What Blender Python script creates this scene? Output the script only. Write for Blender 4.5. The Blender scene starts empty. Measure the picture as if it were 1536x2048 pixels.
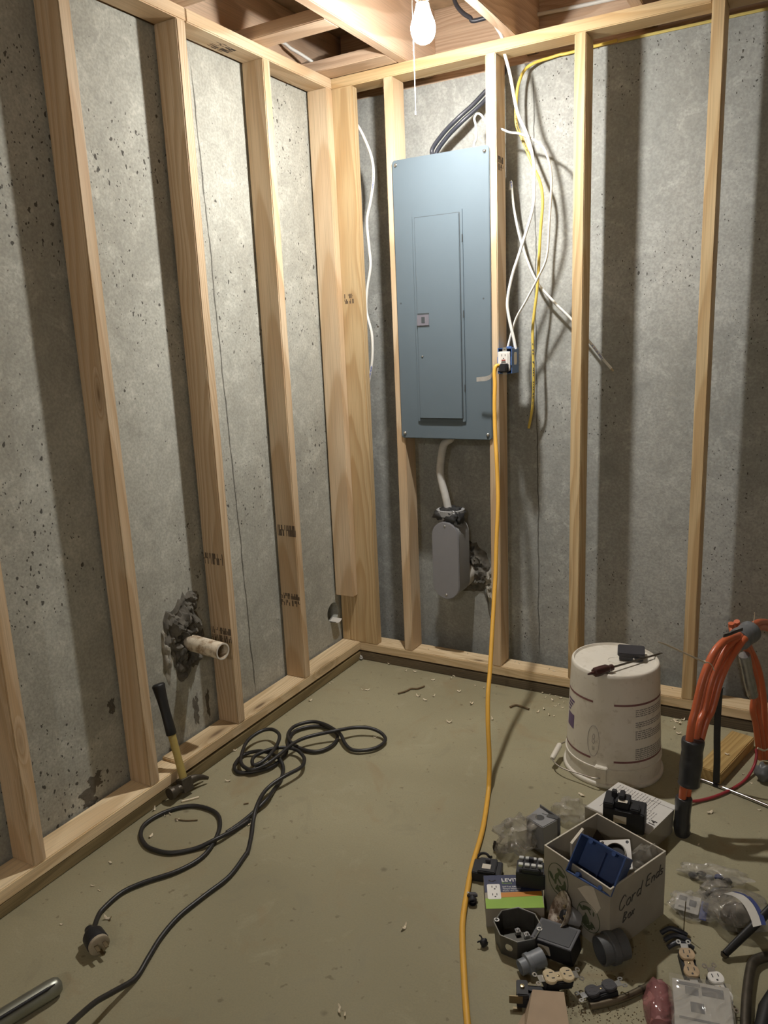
import bpy, bmesh, math, random
from mathutils import Vector, Matrix, Euler
random.seed(7)
scene = bpy.context.scene
COL = scene.collection

# ------------------------------------------------------------------ camera, world, light, exposure
cam = bpy.data.cameras.new('camera'); cam_o = bpy.data.objects.new('camera', cam); COL.objects.link(cam_o)
cam.sensor_fit = 'VERTICAL'; cam.sensor_height = 36.0; cam.lens = 27.23; cam.clip_start = 0.02
cam_o.matrix_world = Matrix(((0.872715, -0.069886, 0.483202, 1.69658), (0.486453, 0.208817, -0.848386, -2.71874),
                             (-0.041611, 0.975455, 0.216234, 1.36942), (0, 0, 0, 1)))
scene.camera = cam_o
BULB_COLOR = (1.0, 0.965, 0.91); BULB_STRENGTH = 2750.0; SHOULDER = 0.08
world = bpy.data.worlds.new('world'); scene.world = world; world.use_nodes = True
world.node_tree.nodes['Background'].inputs[0].default_value = (0.9, 0.95, 1.0, 1)
world.node_tree.nodes['Background'].inputs[1].default_value = 0.02
vs = scene.view_settings
vs.view_transform = 'Standard'; vs.look = 'None'; vs.gamma = 1.0; vs.use_curve_mapping = False
vs.exposure = 0.0
scene.cycles.use_denoising = True; scene.cycles.use_light_tree = False
scene.cycles.max_bounces = 6; scene.cycles.diffuse_bounces = 4; scene.cycles.glossy_bounces = 2; scene.cycles.transmission_bounces = 2; scene.cycles.transparent_max_bounces = 8
scene.cycles.caustics_reflective = False; scene.cycles.caustics_refractive = False

# ------------------------------------------------------------------ node helpers
class NT:
    def __init__(s, name):
        s.m = bpy.data.materials.new(name); s.m.use_nodes = True; s.t = s.m.node_tree
        s.b = s.t.nodes['Principled BSDF']; s.out = s.t.nodes['Material Output']
    def n(s, typ, **kw):
        o = s.t.nodes.new(typ)
        for k, v in kw.items(): setattr(o, k, v)
        return o
    def l(s, a, b): s.t.links.new(a, b)
    def put(s, sock, v):
        if isinstance(v, bpy.types.NodeSocket): s.l(v, sock)
        else: sock.default_value = v
    def math(s, op, a, b=0.0, c=None, clamp=False):
        o = s.n('ShaderNodeMath', operation=op, use_clamp=clamp); s.put(o.inputs[0], a); s.put(o.inputs[1], b)
        if c is not None: s.put(o.inputs[2], c)
        return o.outputs[0]
    def vmath(s, op, a, b=(0, 0, 0)):
        o = s.n('ShaderNodeVectorMath', operation=op); s.put(o.inputs[0], a); s.put(o.inputs[1], b)
        return o.outputs['Value'] if op in ('LENGTH', 'DISTANCE', 'DOT_PRODUCT') else o.outputs[0]
    def coord(s, which='Object'): return s.n('ShaderNodeTexCoord').outputs[which]
    def noise(s, vec, scale, detail=4, rough=0.55, dist=0.0):
        o = s.n('ShaderNodeTexNoise'); s.put(o.inputs['Vector'], vec); o.inputs['Scale'].default_value = scale
        o.inputs['Detail'].default_value = detail; o.inputs['Roughness'].default_value = rough; o.inputs['Distortion'].default_value = dist
        return o
    def vor(s, vec, scale, feature='F1', rnd=1.0):
        o = s.n('ShaderNodeTexVoronoi', feature=feature); s.put(o.inputs['Vector'], vec)
        o.inputs['Scale'].default_value = scale; o.inputs['Randomness'].default_value = rnd
        return o
    def rng(s, v, a, b, c=0.0, d=1.0, smooth=True):
        o = s.n('ShaderNodeMapRange', interpolation_type='SMOOTHSTEP' if smooth else 'LINEAR'); s.put(o.inputs[0], v)
        for i, q in enumerate((a, b, c, d)): s.put(o.inputs[i + 1], q)
        return o.outputs[0]
    def mix(s, f, a, b, mode='MIX'):
        o = s.n('ShaderNodeMix', data_type='RGBA', blend_type=mode); s.put(o.inputs[0], f)
        s.put(o.inputs[6], a if not isinstance(a, tuple) else (*a[:3], 1)); s.put(o.inputs[7], b if not isinstance(b, tuple) else (*b[:3], 1))
        return o.outputs[2]
    def bump(s, h, strength=0.3, dist=0.002):
        o = s.n('ShaderNodeBump'); s.put(o.inputs['Height'], h); o.inputs['Strength'].default_value = strength; o.inputs['Distance'].default_value = dist
        s.l(o.outputs[0], s.b.inputs['Normal']); return o
    def col(s, v): s.put(s.b.inputs['Base Color'], v if not isinstance(v, tuple) else (*v[:3], 1))
    def rough(s, v): s.put(s.b.inputs['Roughness'], v)

def plain(name, c, rough=0.5, metal=0.0, var=0.06, scale=30, bump=0.0, bscale=200, spec=0.5):
    """a plain painted / moulded surface with slight mottling and optional fine relief"""
    t = NT(name); v = t.coord()
    nz = t.noise(v, scale, 2)
    dark = tuple(q * (1 - var * 2) for q in c); light = tuple(min(1, q * (1 + var)) for q in c)
    t.col(t.mix(nz.outputs[0], dark, light)); t.rough(rough); t.b.inputs['Metallic'].default_value = metal
    t.b.inputs['Specular IOR Level'].default_value = spec
    if bump: t.bump(t.noise(v, bscale, 1).outputs[0], bump, 0.001)
    return t.m

def concrete(name, c1, c2, axis, pits=1.0, crack=None, crack_z=(0, 3), form_lines=()):
    """poured concrete: soft blotches, fine sand grain, scattered bug holes, optional wandering crack line"""
    t = NT(name); v = t.coord()
    big = t.noise(v, 1.6, 2, 0.6); mid = t.noise(v, 10, 5, 0.75, 0.6); fine = t.noise(v, 130, 1)
    clus = t.rng(t.noise(v, 2.3, 1).outputs[0], .42, .62, .25, 1.2)
    c = t.mix(t.rng(big.outputs[0], .35, .68), c1, c2)
    c = t.mix(t.rng(mid.outputs[0], .48, .68, 0, .6), c, tuple(min(1, q * 1.28) for q in c2))
    c = t.mix(t.rng(mid.outputs[0], .48, .3, 0, .4), c, tuple(q * .66 for q in c1))
    c = t.mix(t.rng(fine.outputs[0], .3, .7, 0, .34), c, tuple(q * .55 for q in c1))
    wob = t.vmath('SCALE', t.noise(v, 55, 1).outputs['Color']); wob.node.inputs[3].default_value = .016
    vw = t.vmath('ADD', v, wob)
    st = t.vmath('MULTIPLY', vw, (1.0, 1.0, .62))
    hole = None
    for sc, th, keep in ((17, .075, .66), (34, .12, .58), (70, .18, .5), (130, .24, .55)):
        vo = t.vor(st, sc); sep = t.n('ShaderNodeSeparateColor'); t.l(vo.outputs['Color'], sep.inputs[0])
        r = t.math('MULTIPLY', t.rng(sep.outputs[0], keep, 1.0), th * pits)
        r = t.math('MULTIPLY', r, clus)
        h = t.math('MULTIPLY', t.rng(t.math('SUBTRACT', vo.outputs[0], r), 0.0, .03, 1, 0), t.math('GREATER_THAN', r, .005))
        hole = h if hole is None else t.math('MAXIMUM', hole, h)
    if crack is not None:
        sx = t.n('ShaderNodeSeparateXYZ'); t.l(v, sx.inputs[0])
        co = sx.outputs[axis]
        zz = sx.outputs[2]
        wv = t.n('ShaderNodeCombineXYZ'); t.l(zz, wv.inputs[2])
        w1 = t.math('MULTIPLY', t.math('SUBTRACT', t.noise(wv.outputs[0], 5, 4).outputs[0], .5), .03)
        for cpos, slope, width, z0, z1 in crack:
            line = t.math('ADD', t.math('SUBTRACT', co, cpos), t.math('MULTIPLY', zz, -slope))
            d = t.math('ABSOLUTE', t.math('SUBTRACT', line, w1))
            wd = t.math('MULTIPLY', t.rng(t.noise(wv.outputs[0], 14, 3).outputs[0], .3, .7, .4, 1.3), width)
            k = t.rng(t.math('SUBTRACT', d, wd), 0, .002, 1, 0)
            k = t.math('MULTIPLY', k, t.math('MULTIPLY', t.rng(zz, z0, z0 + .1), t.rng(zz, z1 - .1, z1, 1, 0)))
            hole = t.math('MAXIMUM', hole, t.math('MULTIPLY', k, .9))
    c = t.mix(t.math('MULTIPLY', hole, .86), c, (.045, .042, .036))
    t.col(c); t.rough(.92); t.b.inputs['Specular IOR Level'].default_value = .25
    t.bump(t.noise(v, 45, 3, .7).outputs[0], .3, .004)
    return t.m

def wood(name, c_light, c_dark, c_ring, ring=55, knot=.74, rough=.62, streak=.68, stain=None):
    """sawn lumber, grain along local X: growth rings cut by the faces, fibres, knots, per-board shift"""
    t = NT(name); v = t.coord()
    oi = t.n('ShaderNodeObjectInfo')
    off = t.n('ShaderNodeCombineXYZ')
    t.l(t.math('MULTIPLY', oi.outputs['Random'], 37.0), off.inputs[0])
    t.l(t.math('MULTIPLY_ADD', t.math('FRACT', t.math('MULTIPLY', oi.outputs['Random'], 17.3)), .12, -.06), off.inputs[1])
    t.l(t.math('MULTIPLY_ADD', t.math('FRACT', t.math('MULTIPLY', oi.outputs['Random'], 71.7)), .09, .01), off.inputs[2])
    p = t.vmath('ADD', v, off.outputs[0])
    slow = t.noise(t.vmath('MULTIPLY', p, (1.1, 6, 6)), 1.0, 2, .5)
    wv = t.vmath('SCALE', t.vmath('SUBTRACT', slow.outputs['Color'], (.5, .5, .5))); wv.node.inputs[3].default_value = .11
    # knots: sparse cells, stretched along the board
    kv = t.vor(t.vmath('MULTIPLY', p, (2.6, 11.0, 11.0)), 1.0); ks = t.n('ShaderNodeSeparateColor'); t.l(kv.outputs['Color'], ks.inputs[0])
    kd = t.math('DIVIDE', kv.outputs[0], t.rng(ks.outputs[0], .0, 1.0, .6, 1.3))
    kon = t.math('GREATER_THAN', ks.outputs[1], knot)
    kz = t.math('MULTIPLY', t.rng(kd, .06, .40, 1, 0), kon)
    yz = t.vmath('MULTIPLY', t.vmath('ADD', p, wv), (0.018, 1, 1))
    rad = t.math('ADD', t.vmath('LENGTH', yz), t.math('MULTIPLY', kz, .018))
    ph = t.math('FRACT', t.math('MULTIPLY', rad, ring * 2.4))
    rg = t.math('MULTIPLY', t.rng(ph, .15, .85), t.rng(ph, .86, 1.0, 1, 0))
    fib = t.noise(t.vmath('MULTIPLY', p, (5, 330, 330)), 1.0, 1)
    big = t.noise(t.vmath('MULTIPLY', p, (1.4, 9, 9)), 1.0, 1)
    c = t.mix(t.rng(big.outputs[0], .3, .7), c_light, c_dark)
    c = t.mix(t.math('MULTIPLY', rg, streak), c, c_ring)
    c = t.mix(t.rng(fib.outputs[0], .42, .72, 0, .42), c, tuple(q * .62 for q in c_dark))
    c = t.mix(t.math('MULTIPLY', t.rng(kd, .10, .34, 1, 0), t.math('MULTIPLY', kon, .5)), c, tuple(q * .55 for q in c_ring))
    c = t.mix(t.math('MULTIPLY', t.rng(kd, .05, .13, 1, 0), t.math('MULTIPLY', kon, .75)), c, (.10, .055, .03))
    hv = t.rng(oi.outputs['Random'], 0, 1, .86, 1.08, False)
    hs = t.n('ShaderNodeHueSaturation'); t.l(c, hs.inputs['Color']); t.l(hv, hs.inputs['Value']); c = hs.outputs[0]
    if stain:
        c = t.mix(t.rng(t.noise(t.vmath('MULTIPLY', p, (2, 14, 14)), 1.0, 4).outputs[0], .42, .66), c, stain)
    t.col(c); t.rough(rough); t.b.inputs['Specular IOR Level'].default_value = .3
    t.bump(fib.outputs[0], .2, .0008)
    return t.m

M = {}
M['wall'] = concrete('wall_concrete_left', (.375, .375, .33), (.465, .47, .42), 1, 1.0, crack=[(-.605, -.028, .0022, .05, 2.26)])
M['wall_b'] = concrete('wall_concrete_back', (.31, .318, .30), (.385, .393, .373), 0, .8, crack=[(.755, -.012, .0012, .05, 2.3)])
M['lumber'] = wood('spruce_lumber', (.70, .55, .375), (.62, .465, .30), (.50, .33, .18))
M['lumber_y'] = wood('pine_lumber', (.68, .52, .305), (.60, .44, .24), (.46, .285, .125), streak=.6)
M['plate'] = wood('plate_lumber', (.86, .69, .45), (.78, .60, .37), (.56, .37, .18), streak=.5, knot=.72)
M['treated'] = wood('treated_lumber', (.30, .23, .12), (.22, .17, .085), (.12, .085, .04), streak=.5)
M['treated_d'] = wood('treated_lumber_dark', (.22, .165, .10), (.13, .10, .065), (.06, .045, .03), streak=.6)
M['joist'] = wood('joist_lumber', (.72, .55, .40), (.63, .46, .33), (.48, .32, .21))
M['board'] = wood('board_lumber', (.60, .42, .17), (.50, .34, .13), (.30, .17, .05), ring=45, streak=.55)

def floor_mat():
    t = NT('floor_concrete'); v = t.coord()
    big = t.noise(v, 1.1, 2, .6, .4); mid = t.noise(v, 7, 5, .68, .8); fine = t.noise(v, 240, 1); dots = t.noise(v, 34, 2, .6)
    c = t.mix(t.rng(big.outputs[0], .32, .68), (.268, .240, .150), (.350, .318, .205))
    c = t.mix(t.rng(mid.outputs[0], .55, .75, 0, .5), c, (.39, .357, .245))
    c = t.mix(t.rng(mid.outputs[0], .46, .3, 0, .35), c, (.215, .195, .13))
    c = t.mix(t.rng(fine.outputs[0], .35, .7, 0, .2), c, (.19, .18, .125))
    c = t.mix(t.rng(dots.outputs[0], .66, .74, 0, .55), c, (.125, .095, .055))
    spot = t.vor(v, 9.0); sp = t.n('ShaderNodeSeparateColor'); t.l(spot.outputs['Color'], sp.inputs[0])
    m = t.math('MULTIPLY', t.rng(t.math('ADD', spot.outputs[0], t.math('MULTIPLY', mid.outputs[0], .18)), .11, .2, 1, 0), t.math('GREATER_THAN', sp.outputs[0], .66))
    rust = t.noise(v, 3.1, 3, .7, 1.5)
    c = t.mix(t.rng(rust.outputs[0], .55, .75, 0, .4), c, (.27, .19, .10))
    c = t.mix(t.math('MULTIPLY', m, .55), c, (.10, .075, .045))
    t.col(c); t.rough(t.rng(mid.outputs[0], .3, .7, .62, .8)); t.b.inputs['Specular IOR Level'].default_value = .3
    t.bump(t.noise(v, 60, 2, .7).outputs[0], .2, .002)
    return t.m
M['floor'] = floor_mat()

# ------------------------------------------------------------------ mesh helpers
class MB:
    def __init__(s): s.v = []; s.f = []
    def add(s, vs, fs, mat=None):
        o = len(s.v)
        for p in vs:
            p = Vector(p); s.v.append(mat @ p if mat is not None else p)
        s.f += [tuple(i + o for i in f) for f in fs]; return s
    def box(s, c, d, mat=None):
        x, y, z = [q / 2 for q in d]; cx, cy, cz = c
        vs = [(cx + a * x, cy + b * y, cz + e * z) for e in (-1, 1) for b in (-1, 1) for a in (-1, 1)]
        return s.add(vs, [(0, 2, 3, 1), (4, 5, 7, 6), (0, 1, 5, 4), (2, 6, 7, 3), (0, 4, 6, 2), (1, 3, 7, 5)], mat)
    def bb(s, a, b, mat=None):
        return s.box([(a[i] + b[i]) / 2 for i in range(3)], [abs(b[i] - a[i]) for i in range(3)], mat)
    def prism(s, poly, z0, z1, mat=None):
        n = len(poly); vs = [(x, y, z0) for x, y in poly] + [(x, y, z1) for x, y in poly]
        fs = [tuple(range(n))[::-1], tuple(range(n, 2 * n))] + [(i, (i + 1) % n, n + (i + 1) % n, n + i) for i in range(n)]
        return s.add(vs, fs, mat)
    def lathe(s, prof, n=32, mat=None, cap0=False, cap1=False, a0=0.0, a1=None):
        full = a1 is None; a1 = a0 + 2 * math.pi if full else a1
        m = n if full else n + 1; vs = []
        for r, z in prof:
            for i in range(m):
                a = a0 + (a1 - a0) * i / n; vs.append((r * math.cos(a), r * math.sin(a), z))
        fs = []
        for j in range(len(prof) - 1):
            for i in range(n):
                k = (i + 1) % m if full else i + 1
                fs.append((j * m + i, j * m + k, (j + 1) * m + k, (j + 1) * m + i))
        if cap0: fs.append(tuple(range(m))[::-1])
        if cap1: fs.append(tuple((len(prof) - 1) * m + i for i in range(m)))
        return s.add(vs, fs, mat)
    def cyl(s, p0, p1, r0, r1=None, n=20, cap=True):
        p0, p1 = Vector(p0), Vector(p1); d = p1 - p0; L = d.length
        q = d.to_track_quat('Z', 'Y').to_matrix().to_4x4(); q.translation = p0
        return s.lathe([(r0, 0), (r0 if r1 is None else r1, L)], n, q, cap, cap)
    def tube(s, pts, r, n=10, cap=True, flat=None):
        P = [Vector(p) for p in pts]; m = len(P); R = r if isinstance(r, (list, tuple)) else [r] * m
        T = [(P[min(i + 1, m - 1)] - P[max(i - 1, 0)]).normalized() for i in range(m)]
        up = Vector((0, 0, 1)) if abs(T[0].z) < .9 else Vector((0, 1, 0))
        nx = (up - T[0] * up.dot(T[0])).normalized(); vs = []; 
        for i in range(m):
            nx = (nx - T[i] * nx.dot(T[i])).normalized(); ny = T[i].cross(nx)
            for k in range(n):
                a = 2 * math.pi * k / n
                vs.append(P[i] + nx * (math.cos(a) * R[i]) + ny * (math.sin(a) * R[i] * (flat or 1)))
        fs = [(i * n + k, i * n + (k + 1) % n, (i + 1) * n + (k + 1) % n, (i + 1) * n + k) for i in range(m - 1) for k in range(n)]
        if cap: fs += [tuple(range(n))[::-1], tuple((m - 1) * n + k for k in range(n))]
        return s.add(vs, fs)
    def sheet(s, rows, mat=None):
        h = len(rows); w = len(rows[0]); vs = [p for r in rows for p in r]
        return s.add(vs, [(j * w + i, j * w + i + 1, (j + 1) * w + i + 1, (j + 1) * w + i) for j in range(h - 1) for i in range(w - 1)], mat)
    def blob(s, c, rad, n=18, m=10, amp=.15, seed=0, freq=2.0, mat=None):
        """lumpy ellipsoid"""
        from mathutils import noise as nz
        vs = []; fs = []
        for j in range(m + 1):
            th = math.pi * j / m
            for i in range(n):
                ph = 2 * math.pi * i / n
                d = Vector((math.sin(th) * math.cos(ph), math.sin(th) * math.sin(ph), math.cos(th)))
                k = 1 + amp * nz.noise(d * freq + Vector((seed * 7.1, seed * 3.3, seed)))
                vs.append((c[0] + d.x * rad[0] * k, c[1] + d.y * rad[1] * k, c[2] + d.z * rad[2] * k))
        for j in range(m):
            for i in range(n): fs.append((j * n + i, (j + 1) * n + i, (j + 1) * n + (i + 1) % n, j * n + (i + 1) % n))
        return s.add(vs, fs, mat)
    def mesh(s, name, bevel=0, seg=2, smooth=35, sub=0):
        bm = bmesh.new(); vv = [bm.verts.new(p) for p in s.v]
        for f in s.f:
            try: bm.faces.new([vv[i] for i in f])
            except ValueError: pass
        bmesh.ops.remove_doubles(bm, verts=bm.verts, dist=1e-6)
        bmesh.ops.recalc_face_normals(bm, faces=bm.faces)
        if bevel: bmesh.ops.bevel(bm, geom=[e for e in bm.edges if e.is_manifold and e.calc_face_angle(0) > .6], offset=bevel, segments=seg, affect='EDGES', clamp_overlap=True)
        me = bpy.data.meshes.new(name); bm.to_mesh(me); bm.free()
        if smooth:
            for p in me.polygons: p.use_smooth = True
            me.set_sharp_from_angle(angle=math.radians(smooth))
        return me

def tag(o, label=None, cat=None, group=None, kind=None):
    if label: o['label'] = label
    if cat: o['category'] = cat
    if group: o['group'] = group
    if kind: o['kind'] = kind
    return o
def link(name, me, mat, parent=None, mw=None):
    o = bpy.data.objects.new(name, me); COL.objects.link(o)
    if mat is not None: me.materials.clear(); me.materials.append(mat if not isinstance(mat, str) else M[mat])
    if parent is not None: o.parent = parent
    if mw is not None: o.matrix_local = mw
    return o
def part(name, mb, mat, parent=None, bevel=0, seg=2, smooth=35, label=None, mw=None):
    o = link(name, mb.mesh(name, bevel, seg, smooth), mat, parent, mw)
    if label: o['label'] = label
    return o
def root(name, label, cat, loc=(0, 0, 0), rot=(0, 0, 0), group=None):
    o = bpy.data.objects.new(name, None); COL.objects.link(o); o.location = loc; o.rotation_euler = rot
    o.empty_display_size = .05
    return tag(o, label, cat, group)
def single(name, mb, mat, label, cat, loc=(0, 0, 0), rot=(0, 0, 0), group=None, bevel=0, seg=2, smooth=35):
    o = part(name, mb, mat, None, bevel, seg, smooth); o.location = loc; o.rotation_euler = rot
    return tag(o, label, cat, group)
def smoothpath(P, k=6):
    P = [Vector(p) for p in P]; out = []
    for i in range(len(P) - 1):
        a = P[max(i - 1, 0)]; b = P[i]; c = P[i + 1]; d = P[min(i + 2, len(P) - 1)]
        for j in range(k):
            t = j / k
            out.append(.5 * ((2 * b) + (c - a) * t + (2 * a - 5 * b + 4 * c - d) * t * t + (3 * b - a - 3 * c + d) * t ** 3))
    out.append(P[-1]); return out
def lumber(name, p0, p1, w, th, wdir, mat, parent=None, bevel=.0028, label=None):
    """a board from p0 to p1 (centre line); w measured along wdir, th across; local X runs along the grain"""
    p0, p1 = Vector(p0), Vector(p1); x = (p1 - p0); L = x.length; x.normalize()
    y = Vector(wdir); y = (y - x * y.dot(x)).normalized(); z = x.cross(y)
    mw = Matrix(((x.x, y.x, z.x, (p0.x + p1.x) / 2), (x.y, y.y, z.y, (p0.y + p1.y) / 2), (x.z, y.z, z.z, (p0.z + p1.z) / 2), (0, 0, 0, 1)))
    o = part(name, MB().box((0, 0, 0), (L, w, th)), mat, parent, bevel, 2, 40, label, mw)
    return o
def text_mesh(body, size, depth=.0004, bold=False, align='LEFT', spacing=1.0):
    c = bpy.data.curves.new('t', 'FONT'); c.body = body; c.size = size; c.extrude = depth; c.align_x = align; c.resolution_u = 2
    c.space_character = spacing
    if bold: c.offset = size * .025
    o = bpy.data.objects.new('t', c); COL.objects.link(o)
    dg = bpy.context.evaluated_depsgraph_get(); me = bpy.data.meshes.new_from_object(o.evaluated_get(dg))
    bpy.data.objects.remove(o); bpy.data.curves.remove(c); return me

# ------------------------------------------------------------------ the room shell
XC, YC = -.098, .18           # concrete faces behind the stud walls
ZP, ZT = .0806, 2.3004        # underside and top of the studs
T, W = .0381, .089            # lumber
ZJ = ZT + T
m = MB(); m.bb((XC, -5.6, -.1), (5.0, YC, 0)); tag(part('floor', m, 'floor', None, smooth=0), kind='structure')
# left concrete wall with a round pipe hole near the corner
HY, HZ, HR = -.054, .221, .044
m = MB()
ys = [-5.6, HY - .07, HY + .07, YC]; zs = [0, HZ - .07, HZ + .07, 2.302]
for i in range(3):
    for j in range(3):
        if (i, j) != (1, 1): m.add([(XC, ys[i], zs[j]), (XC, ys[i + 1], zs[j]), (XC, ys[i + 1], zs[j + 1]), (XC, ys[i], zs[j + 1])], [(0, 1, 2, 3)])
n = 32; ring = []; sq = []
for k in range(n):
    a = 2 * math.pi * k / n; ca, sa = math.cos(a), math.sin(a); q = .07 / max(abs(ca), abs(sa))
    ring.append((XC, HY + HR * ca, HZ + HR * sa)); sq.append((XC, HY + q * ca, HZ + q * sa))
deep = [(XC - .16, y, z) for _, y, z in ring]
m.add(ring + sq, [(k, (k + 1) % n, n + (k + 1) % n, n + k) for k in range(n)])
m.add(ring + deep, [(k, (k + 1) % n, n + (k + 1) % n, n + k) for k in range(n)] + [tuple(range(n, 2 * n))])
m.add([(XC - .25, -5.6, 0), (XC - .25, YC, 0), (XC - .25, YC, 2.302), (XC - .25, -5.6, 2.302), (XC, -5.6, 0), (XC, YC, 0), (XC, YC, 2.302), (XC, -5.6, 2.302)],
      [(0, 1, 2, 3), (0, 4, 7, 3), (1, 5, 6, 2), (3, 2, 6, 7)])
tag(part('wall_left', m, 'wall', None, smooth=0), kind='structure')
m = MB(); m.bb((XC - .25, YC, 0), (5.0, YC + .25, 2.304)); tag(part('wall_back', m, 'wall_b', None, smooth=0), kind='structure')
m = MB(); m.bb((5.0, -5.6, 0), (5.25, YC + .25, 2.304)); M['bounce_white'] = plain('white_bounce_wall', (.82, .82, .80), .8, var=.03, scale=3)  # unseen right and front walls, made white to bounce more light back
tag(part('wall_right', m, 'bounce_white', None, smooth=0), kind='structure')
m = MB(); m.bb((XC - .25, -5.85, 0), (5.25, -5.6, 2.304)); tag(part('wall_front', m, 'bounce_white', None, smooth=0), kind='structure')
M['subfloor'] = plain('subfloor_osb', (.50, .38, .25), .8, var=.18, scale=26)
m = MB(); m.bb((XC - .25, -5.85, ZJ + .235), (5.25, YC + .25, ZJ + .255)); ceil = tag(part('ceiling', m, 'subfloor', None, smooth=0), kind='structure')
JX = [.3035 + .4064 * i for i in range(-1, 12)]
for i, x in enumerate(JX):
    if i == 0: continue
    lumber('joist', (x, -5.6, ZJ + .1175), (x, YC + .06, ZJ + .1175), .235, .0381, (0, 0, 1), 'joist', ceil)
lumber('rim_board', (-.135, -5.6, ZJ + .1175), (-.135, YC + .1, ZJ + .1175), .235, .0381, (0, 0, 1), 'joist', ceil)
lumber('rim_board', (-.1, YC + .08, ZJ + .1175), (5.2, YC + .08, ZJ + .1175), .235, .0381, (0, 0, 1), 'joist', ceil)
lumber('sill_plate', (-.19, -5.6, 2.32), (-.19, YC + .2, 2.32), .14, .033, (1, 0, 0), 'joist', ceil)
lumber('sill_plate', (-.1, YC + .105, 2.322), (5.2, YC + .105, 2.322), .14, .033, (0, 1, 0), 'joist', ceil)
for y0, y1 in ((-.095, 0.0), (-.4785, -.3895), (-.869, -.78)):
    lumber('blocking', (-.115, (y0 + y1) / 2, ZJ + .019), (.2845, (y0 + y1) / 2, ZJ + .019), y1 - y0 - .001, .0381, (0, 1, 0), 'joist', ceil)
M['foam'] = plain('sill_seal_foam', (.62, .50, .16), .8)
part('sill_seal', MB().bb((1.02, YC - .004, 2.304), (5.0, YC + .1, 2.3125)), 'foam', ceil, label='yellow foam sill seal strip')

# ------------------------------------------------------------------ stud walls
left_frame = root('stud_wall', 'bare wooden stud wall frame along the left concrete wall', 'wall frame', (0, -1.2, 0))
LF = Matrix.Translation((0, 1.2, 0))
def lf(y): return y + 1.2
def lstud(y, z0=ZP, z1=ZT, dyt=0.0, mat='lumber'):
    return lumber('stud', (-W / 2, lf(y - T / 2), z0), (-W / 2, lf(y - T / 2) + dyt, z1), W, T, (1, 0, 0), mat, left_frame)
st_a = lstud(-1.6108, ZP - .006); st_b = lstud(-1.2032, ZP - .006); st_c = lstud(-.7905, ZP + .003, ZT, .004); st_d = lstud(-.3845, ZP + .003)
for y in (-2.017, -2.424, -2.83, -3.237): lstud(y, ZP - .006)
st_e = lstud(0, .2985, ZT)
def crossb(name, y0, y1, z, th, mat, x=-W / 2):
    return lumber(name, (x, lf(y0), z), (x, lf(y1), z), W, th, (1, 0, 0), mat, left_frame)
crossb('top_plate', -3.6, -.783, ZT + T / 2, T, 'lumber'); tp_l = crossb('top_plate', -.781, -.0005, ZT + T / 2, T, 'lumber')
crossb('bottom_plate', -1.105, -.0005, ZP + .003 - T / 2, T, 'plate'); crossb('bottom_plate', -3.6, -1.108, ZP - .006 - T / 2, T, 'plate')
crossb('sill', -3.6, -.0005, .019, .038, 'treated')
back_frame = root('stud_wall', 'bare wooden stud wall frame along the back wall, carrying the breaker panel', 'wall frame', (.6, 0, 0))
def bx(x): return x - .6
def bstud(x, mat='lumber', z1=ZT, z0=ZP, dxt=0.0, w=W):
    return lumber('stud', (bx(x + T / 2), w / 2, z0), (bx(x + T / 2) + dxt, w / 2, z1), w, T, (0, 1, 0), mat, back_frame)
st_f = bstud(.2207); st_g = bstud(.6173); st_h = bstud(.9241, 'lumber_y'); st_i = bstud(1.333, 'lumber_y', ZJ + .0)
for x in (1.7394, 2.1458): bstud(x, 'lumber_y')
lumber('corner_stud', (bx(-.0700), W / 2, ZP), (bx(-.0700), W / 2, ZT), W, T, (0, 1, 0), 'lumber_y', back_frame)
corner_board = lumber('corner_board', (bx(.0185), T / 2, ZP), (bx(.0185), T / 2, ZT), .138, T, (1, 0, 0), 'lumber_y', back_frame)
def bplate(name, x0, x1, z, th, mat):
    return lumber(name, (bx(x0), W / 2, z), (bx(x1), W / 2, z), W, th, (0, 1, 0), mat, back_frame)
bplate('top_plate', -.089, 1.3325, ZT + T / 2, T, 'lumber_y'); bplate('top_plate', 1.3718, 2.6, ZT + T / 2, T, 'lumber_y')
bplate('bottom_plate', -.089, 2.6, ZP - T / 2, T, 'plate'); bplate('sill', -.089, 2.6, .019, .038, 'treated_d')
# grade stamps printed on the lumber
M['stamp'] = plain('stamp_ink', (.085, .06, .045), .8, var=.25)
def stamp(o, u0, u1, v, rows, face, seed, hh=.5):
    """rows of short ink bars on a board face: u along the grain, v across; face gives the (axis, side) of the board's local frame"""
    rnd = random.Random(seed); mb = MB()
    dims = [abs(max(q.co[i] for q in o.data.vertices)) for i in range(3)]
    ax, sd = face; off = dims[ax] + .0003; other = 1 if ax == 2 else 2
    for (v0, v1) in rows:
        u = u0
        while u < u1:
            wdt = rnd.uniform(.0025, .006)
            if rnd.random() < .82:
                k0 = v0 + (v1 - v0) * rnd.choice((0, 0, 0, .45)); k1 = v1 - (v1 - v0) * rnd.choice((0, 0, 0, .4))
                if k1 > k0:
                    c = [0, 0, 0]; d = [0, 0, 0]; c[0] = u + wdt / 2; d[0] = wdt * .8; c[other] = (k0 + k1) / 2; d[other] = k1 - k0; c[ax] = sd * off; d[ax] = .0002
                    mb.box(c, d)
            u += wdt
    return part('grade_stamp', mb, 'stamp', o, smooth=0)
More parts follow.
